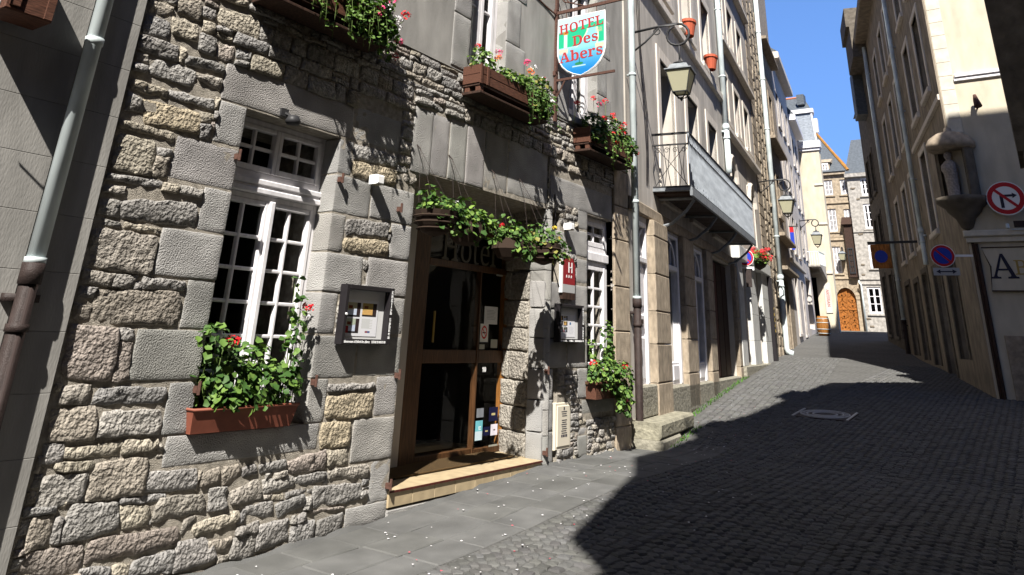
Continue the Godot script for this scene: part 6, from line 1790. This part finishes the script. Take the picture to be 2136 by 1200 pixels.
func round_sign(called: String, label: String, at: Vector3, facing: Vector3, r: float, kind: int, arm: Array):
	var z := facing.normalized(); var x := Vector3.UP.cross(z).normalized()
	var t := thing(called, label, "road sign", "round road signs", at, Basis(x, Vector3.UP, z))
	disc("sign_plate", r * 1.06, -0.012, 0.012, M.sign_white, t)
	if kind == 0:
		disc("red_ring", r, 0.0, 0.003, M.sign_red, t); disc("blue_field", r * 0.78, 0.003, 0.003, M.sign_blue, t)
	else:
		disc("red_ring", r, 0.0, 0.003, M.sign_red, t, r * 0.74)
		var st := mb()
		box(st, V(-0.32, -0.6, 0.001) * r, V(-0.14, 0.22, 0.012) * r); box(st, V(-0.14, 0.08, 0.001) * r, V(0.40, 0.22, 0.012) * r); prism(st, [Vector2(0.36, -0.02) * r, Vector2(0.62, 0.15) * r, Vector2(0.36, 0.32) * r], 0.001 * r, 0.0118 * r)
		obj("turn_arrow", st, M.ink_dark, t)
	var s := mb()
	var u := V(-0.707, 0.707, 0) * r * 0.85; var w := V(0.707, 0.707, 0) * r * 0.085; var o := V(0, 0, 0.0075)
	quad(s, u - w + o, -u - w + o, -u + w + o, u + w + o); quad(s, u - w + V(0, 0, 0.001), -u - w + V(0, 0, 0.001), -u - w + o, u - w + o)
	obj("diagonal_bar", s, M.sign_red, t)
	var st2 := mb()
	for a in arm: box(st2, a[0], a[1])
	obj("bracket", st2, M.grey_iron if kind else M.white_plastic, t)
	return t

func small_things():
	# downpipes
	downpipe(1.98, -0.12, 1.665, 9.0, 0.047, 0.097, "thick zinc downpipe with a rusty iron lower half on the grey rendered house")
	downpipe(9.62, 0.14, 1.92, 12.0, 0.05, 0.09, "pale zinc downpipe with a brown iron foot at the right end of the hotel")
	downpipe(8.3, 5.3, 6.5, 13.0, 0.07, 0.1, "pale zinc downpipe ending above the balcony of the beige house", false, base2.basis, base2.origin, "zinc")
	downpipe(17.2, on2(17.2) + 0.05, 3.6, 16.0, 0.085, 0.12, "tall blue grey downpipe kicking out at its foot on the brown stone house", true, base2.basis, base2.origin, "zinc")
	var rx := V(-0.974, 0, 0.225).normalized()
	downpipe(13.2 - 5.4, 3.5, 4.4, 12.4, 0.06, 0.1, "bluish downpipe on the shaded corner house, right of the blue sign", false, Basis(rx, Vector3.UP, rx.cross(Vector3.UP)), V(29.86, 0, 0.65), "zinc")
	downpipe(0.12, 1.2, 2.4, 12.4, 0.07, 0.1, "bluish downpipe at the far end of the shaded corner house", false, Basis(rx, Vector3.UP, rx.cross(Vector3.UP)), V(29.86, 0, 0.65), "cast_iron")
	display_box(4.318, 1.285, 4.868, 1.728, 0.085, "black notice case with room photographs, between the tall window and the doorway", 0)
	display_box(7.60, 1.345, 8.165, 1.755, 0.085, "black notice case with small room photographs, right of the doorway under the red plaque", 1)
	# red hotel plaque
	var t := thing("hotel_plaque", "red hotel plaque with a white H and stars on the pillar right of the doorway", "plaque")
	var st := mb(); prism(st, [Vector2(7.715, 1.975), Vector2(8.0, 1.975), Vector2(8.0, 2.205), Vector2(7.94, 2.28), Vector2(7.715, 2.28)], 0.012, 0.05); obj("red_panel", st, M.plaque_red, t)
	st = mb(); box(st, V(7.715, 1.885, 0.012), V(8.0, 1.974, 0.05)); obj("grey_panel", st, M.plaque_grey, t)
	st = mb(); box(st, V(7.715, 1.81, 0.012), V(8.0, 1.884, 0.05)); obj("dark_panel", st, M.dark_wood, t)
	st = mb(); box(st, V(7.69, 1.88, 0.012), V(7.714, 2.285, 0.052)); obj("edge", st, M.white_plastic, t)
	letters(t, "lettering", "H", 0.165, V(7.885, 2.165, 0.053), M.sign_white, "Droid Sans", 400, 0.004, Basis(), 1.0)
	for k in 3:
		st = mb()
		var c := Vector2(7.80 + k * 0.055, 2.065)
		var star := []
		for i in 10: star.append(c + Vector2(cos(PI / 2 + i * PI / 5), sin(PI / 2 + i * PI / 5)) * (0.018 if i % 2 == 0 else 0.008))
		prism(st, star, 0.05, 0.053); obj("star", st, M.sign_white, t)
	# little white lamps on the wall
	for p in [[4.53, 2.585, "small white wall spotlight above the left notice case"], [7.815, 2.63, "small white wall spotlight above the red hotel plaque"]]:
		t = thing("wall_spotlight", p[2], "spotlight", "small white wall spotlights")
		st = mb(); cham(st, V(p[0] - 0.045, p[1] - 0.035, 0.02), V(p[0] + 0.045, p[1] + 0.045, 0.12), 0.012); obj("housing", st, M.white_plastic, t)
		st = mb(); cham(st, V(p[0] - 0.02, p[1] - 0.01, 0.0), V(p[0] + 0.02, p[1] + 0.03, 0.02), 0.004); obj("mount", st, M.white_plastic, t)
		st = mb(); box(st, V(p[0] - 0.035, p[1] - 0.038, 0.035), V(p[0] + 0.035, p[1] - 0.0351, 0.11)); obj("lens", st, M.lamp_glass, t)
	t = thing("dark_floodlight", "small dark floodlight fixed under the lintel of the tall window", "spotlight")
	st = mb(true); lathe(st, [Vector2(0.0, -0.03), Vector2(0.05, -0.025), Vector2(0.06, 0.0), Vector2(0.04, 0.04), Vector2(0.0, 0.05)], V(3.57, 2.87, 0.06), 10); obj("housing", st, M.black_iron, t)
	st = mb(); tube(st, [V(3.57, 2.9, 0.06), V(3.52, 2.93, 0.01)], 0.012, 5); box(st, V(3.48, 2.9, 0.0), V(3.55, 2.96, 0.02)); obj("mount", st, M.black_iron, t)
	# beige meter cabinet
	t = thing("meter_cabinet", "beige meter cabinet with a printed label, low on the wall right of the doorway", "cabinet")
	st = mb(); cham(st, V(7.66, 0.27, -0.1), V(7.995, 0.728, 0.012), 0.006); obj("case", st, M.meter_beige, t)
	st = mb(); cham(st, V(7.69, 0.30, 0.0125), V(7.965, 0.70, 0.022), 0.006); obj("door", st, M.meter_beige, t)
	st = mb()
	for k in 11:
		if k == 3: continue
		box(st, V(7.775 + (k % 3) * 0.008, 0.635 - k * 0.021, 0.0225), V(7.895 - (k % 2) * 0.012, 0.643 - k * 0.021, 0.0235))
	box(st, V(7.82, 0.655, 0.0225), V(7.845, 0.685, 0.0235))
	for k in 4: box(st, V(7.775 + k * 0.034, 0.39, 0.0225), V(7.80 + k * 0.034, 0.415, 0.0235))
	obj("printed_label", st, M.ink_dark, t)
	# doormat
	t = thing("doormat", "brown coir doormat filling the floor of the doorway", "doormat")
	st = mb(); cham(st, V(5.2, 0.206, -1.05), V(7.35, 0.222, -0.29), 0.004); obj("mat", st, M.doormat, t)
	# end of a wooden box on the grey house
	t = thing("wooden_window_box", "end of a weathered red wooden box on the grey rendered house", "flower box")
	st = mb(); cham(st, V(1.40, 2.925, 0.06), V(1.65, 3.3, 0.29), 0.008); obj("box", st, M.planter_wood, t)
	st = mb(); box(st, V(1.42, 2.95, 0.291), V(1.47, 3.3, 0.305)); box(st, V(1.60, 2.93, 0.291), V(1.64, 3.3, 0.305)); obj("corner_batten", st, M.planter_wood, t)
	st = mb(true); tube(st, [V(1.36, 3.1, 0.33), V(1.36, 2.9, 0.34), V(1.35, 2.8, 0.3), V(1.3, 2.78, 0.25)], 0.006, 5); obj("wire", st, M.zinc, t)
	# lanterns
	var n2 := base2.basis.z
	lantern("wall_lantern", base2 * V(0.25, 5.88, 0.0), n2, 0.93, 0.27, 0.52, "large black lantern on a curled bracket beside the hotel's downpipe, nearest the viewer", 0.02)
	lantern("wall_lantern", base2 * V(14.45, 6.25, 0.0), n2, 0.95, 0.12, 0.62, "black lantern on a ringed bracket in front of the brown stone house", 0.022)
	lantern("wall_lantern", base2 * V(28.5, 7.05, 0.0), n2, 0.85, 0.2, 0.68, "small lantern on a curled bracket before the cream corner house", 0.025)
	lantern("wall_lantern", V(49.9, 7.1, -4.95), V(-1, 0, 0), 0.4, 0.05, 0.6, "tiny lantern beside a window of the far brown house, above the orange gate", 0.02)
	# road signs
	round_sign("no_parking_sign", "sunlit red and blue no parking sign on white brackets below the balcony", base2 * V(9.55, 3.42, 0.15), V(-0.95, -0.0, 0.25), 0.19, 0, [[V(-0.45, -0.12, -0.06), V(-0.14, 0.14, -0.02)], [V(-0.2, -0.26, -0.05), V(0.16, -0.215, -0.02)], [V(0.15, -0.30, -0.05), V(0.19, -0.215, -0.02)], [V(-0.2, -0.32, -0.05), V(-0.17, -0.26, -0.02)]])
	var pl := thing("supplementary_plate", "small dark plate under the sunlit no parking sign", "road sign", "", base2 * V(9.6, 2.72, 0.19), Basis(V(0.25, 0, 0.95).normalized(), Vector3.UP, V(-0.95, 0, 0.25).normalized()))
	st = mb(); cham(st, V(-0.07, 0, 0), V(0.07, 0.42, 0.02), 0.004); obj("plate", st, M.cast_iron, pl)
	var np: Node3D = round_sign("no_parking_sign", "shaded red and blue no parking sign at the corner with the cream wall", V(16.6, 3.13, 3.19), V(-1, 0, 0.1), 0.195, 0, [[V(0.1, -0.02, -0.05), V(0.5, 0.02, -0.02)]])
	st = mb(); cham(st, V(-0.2, -0.36, -0.012), V(0.24, -0.22, 0.0), 0.003); obj("arrow_plate", st, M.plaque_grey, np)
	st = mb(); prism(st, [Vector2(-0.15, -0.29), Vector2(-0.08, -0.25), Vector2(-0.08, -0.28), Vector2(0.12, -0.28), Vector2(0.12, -0.25), Vector2(0.19, -0.29), Vector2(0.12, -0.33), Vector2(0.12, -0.30), Vector2(-0.08, -0.30), Vector2(-0.08, -0.33)], 0.0005, 0.004); obj("double_arrow", st, M.ink_dark, np)
	round_sign("no_turn_sign", "large round no right turn sign on the cream wall at the right edge", V(16.8, 4.18, 4.38), V(-1, 0, 0), 0.30, 1, [[V(-0.03, -0.1, -0.2), V(0.03, 0.1, -0.013)]])
	t = thing("blank_plate", "dark rectangular plate under the no right turn sign", "road sign", "", V(16.85, 3.70, 4.62), Basis(V(0, 0, 1), Vector3.UP, V(-1, 0, 0)))
	st = mb(); cham(st, V(-0.2, -0.06, 0), V(0.3, 0.06, 0.02), 0.004); obj("plate", st, M.cast_iron, t)
	st = mb(); tube(st, [V(-0.3, 0, 0.05), V(-0.3, -0.08, 0.08)], 0.03, 8); box(st, V(-0.25, -0.1, -0.15), V(0.3, -0.08, 0.0)); obj("lamp_bracket", st, M.zinc, t)
	t = thing("orange_shop_sign", "orange projecting shop sign with a blue oval, in the shade on the right", "hanging sign", "", V(24.0, 3.58, 1.02), Basis(V(0, 0, 1), Vector3.UP, V(-1, 0, 0)))
	st = mb(); cham(st, V(-0.25, 0, -0.04), V(0.25, 0.66, 0.04), 0.01); obj("board", st, M.gate_wood, t)
	st = mb(); box(st, V(-0.32, 0.68, -0.04), V(1.3, 0.74, 0.04)); obj("bracket", st, M.black_iron, t)
	var ov: Node3D = disc("blue_oval", 0.17, 0.04, 0.01, M.sign_blue, t); ov.position = V(0.0, 0.32, 0)
	# spot lamp with its long shadow on the cream wall
	t = thing("wall_floodlight", "small floodlight high on the sunlit cream wall", "spotlight", "", V(17, 6.1, 4.21), Basis(V(0, 0, 1), Vector3.UP, V(-1, 0, 0)))
	st = mb(); tube(st, [V(0, -0.08, 0.0), V(0.02, 0.0, 0.14), V(0, 0.12, 0.2)], 0.02, 6); obj("mount", st, M.rust_iron, t)
	st = mb(true); tube(st, [V(0.0, 0.16, 0.16), V(0.01, 0.03, 0.20), V(0.03, -0.10, 0.24)], [0.03, 0.055, 0.075], 10); obj("housing", st, M.rust_iron, t)
	# pots on sills of the beige house
	for p in [[4.35, 7.40, "terracotta pot on an upper sill of the beige house, left of the pair"], [6.75, 7.46, "terracotta pot on an upper sill of the beige house, beside its downpipe"]]:
		t = thing("sill_pot", p[2], "flower pot", "terracotta pots on the upper sills", base2 * V(p[0], p[1], 0.1), base2.basis)
		st = mb(); lathe(st, [Vector2(0.13, 0.0), Vector2(0.19, 0.28), Vector2(0.21, 0.28), Vector2(0.21, 0.34), Vector2(0.18, 0.34), Vector2(0.17, 0.28), Vector2(0.0, 0.26)], V(0, 0, 0), 14, 0.8); obj("pot", st, M.terracotta_red, t)
	# red flowers under the balcony's far end
	t = thing("red_flower_basket", "hanging basket of red flowers behind the sunlit no parking sign", "hanging basket")
	var bc := base2 * V(10.9, 3.46, 0.3)
	st = mb(); lathe(st, [Vector2(0.02, -0.22), Vector2(0.15, -0.14), Vector2(0.22, 0.0), Vector2(0.0, 0.0)], bc, 12); tube(st, [bc, bc + V(0, 0.6, -0.2)], 0.008, 4); obj("bowl", st, M.basket, t)
	var fl := []
	for k in 26: fl.append([bc + V(R(-0.45, 0.45), R(-0.02, 0.34), R(-0.2, 0.25)), R(0.05, 0.08), lin(0.65, 0.03, 0.04)])
	t = thing("red_flowers", "mass of red flowers in the basket behind the sunlit no parking sign", "plant")
	plant(t, [[bc + V(0, 0.1, 0), V(0.42, 0.2, 0.24), 1.0]], 260, true, 0.07, 0, fl, bc.y, bc.z)
	# flag-like shop banner
	t = thing("shop_banner", "narrow red and blue banner on the pale pink house", "banner", "", base2 * V(23.0, 5.1, 0.0), base2.basis)
	st = mb(); box(st, V(0, 0, 0.03), V(0.03, 0.7, 0.18)); obj("blue_panel", st, M.sign_blue, t)
	st = mb(); box(st, V(0, 0.7, 0.03), V(0.03, 0.92, 0.18)); obj("red_panel", st, M.sign_red, t)
	st = mb(); box(st, V(-0.01, 0.92, 0.0), V(0.04, 0.96, 0.36)); obj("bracket", st, M.black_iron, t)
	# cask
	t = thing("wine_cask", "old wooden cask standing against the cream corner house", "barrel", "", V(38.2, ground(38.2), -3.95))
	st = mb(true); lathe(st, [Vector2(0.0, 0.0), Vector2(0.23, 0.0), Vector2(0.28, 0.2), Vector2(0.31, 0.42), Vector2(0.28, 0.65), Vector2(0.23, 0.84), Vector2(0.21, 0.84), Vector2(0.21, 0.8), Vector2(0.0, 0.8)], Vector3.ZERO, 18); obj("staves", st, M.orange_wood, t)
	for k in [[0.1, 0.262], [0.28, 0.298], [0.56, 0.300], [0.74, 0.264]]:
		st = mb(true); tube(st, ring_xz(V(0, k[0], 0), k[1], 18), 0.012, 5, false); obj("hoop", st, M.zinc, t)
	# cables beside the downpipe
	t = thing("wall_cables", "thin dark cables hanging down the beige house beside the downpipe", "cable")
	st = mb()
	for k in 3:
		var pts := []
		for i in 9: pts.append(base2 * V(0.5 + k * 0.07 + i * 0.07 + 0.03 * sin(i * 2.0 + k), 8.2 - i * 0.57, 0.02 + 0.02 * sin(i * 1.3)))
		tube(st, pts, 0.007, 4)
	obj("cables", st, M.frame_black, t)

# ---------------------------------------------------------------- the scene
func _ready():
	var cam := Camera3D.new(); cam.name = "camera"; add_child(cam)
	cam.projection = Camera3D.PROJECTION_FRUSTUM       # the lens is shifted: the picture is the lower part of an upward view
	cam.near = 0.05; cam.far = 400.0
	cam.size = 0.05 * 1200.0 / 1533.0
	cam.frustum_offset = Vector2(0, -0.05 * 513.7 / 1533.0)
	cam.transform = Transform3D(Basis(V(0.5609, 0.0406, 0.8269).normalized(), V(-0.3273, 0.9280, 0.1764).normalized(), V(-0.7602, -0.3693, 0.5345).normalized()).orthonormalized(), V(0, 1.412, 4.6))
	cam.current = true
	var we := WorldEnvironment.new(); we.name = "sky"; add_child(we)
	var env := Environment.new(); we.environment = env
	env.background_mode = Environment.BG_SKY
	env.tonemap_mode = Environment.TONE_MAPPER_LINEAR
	env.tonemap_exposure = 2.25
	env.sdfgi_enabled = true; env.ssao_enabled = true; env.ssil_enabled = true
	var sky := Sky.new(); env.sky = sky
	var sm := ProceduralSkyMaterial.new(); sky.sky_material = sm
	sm.sky_top_color = Color(0.06, 0.15, 0.34); sm.sky_horizon_color = Color(0.39, 0.555, 0.80); sm.sky_curve = 0.6
	sm.ground_bottom_color = Color(0.16, 0.15, 0.14); sm.ground_horizon_color = Color(0.40, 0.42, 0.45)
	sm.sun_angle_max = 1.0
	var sun := DirectionalLight3D.new(); sun.name = "sun"; add_child(sun)
	sun.light_energy = 1.6; sun.light_color = Color(1.0, 0.98, 0.945); sun.light_angular_distance = 0.5; sun.shadow_enabled = true
	sun.look_at_from_position(Vector3.ZERO, V(2.15, -2.6, -1.0), Vector3.UP)
	rng.seed = 20240611
	noise.noise_type = FastNoiseLite.TYPE_SIMPLEX_SMOOTH; noise.seed = 5; noise.frequency = 1.0; noise.fractal_type = FastNoiseLite.FRACTAL_FBM; noise.fractal_octaves = 3
	var bx_ := ALONG.normalized()
	base2 = Transform3D(Basis(bx_, Vector3.UP, bx_.cross(Vector3.UP)), V(9.55, 0, 0))
	materials()
	leaves = [leaf_mesh(false), leaf_mesh(true)]
	blooms = [bloom_mesh(1), bloom_mesh(2), bloom_mesh(3)]
	street()
	hotel()
	left_house()
	balcony_house()
	banded_house()
	stone_house()
	pink_house()
	narrow_house()
	cream_house()
	end_houses()
	right_houses()
	near_houses()
	planters()
	hanging_sign()
	small_things()
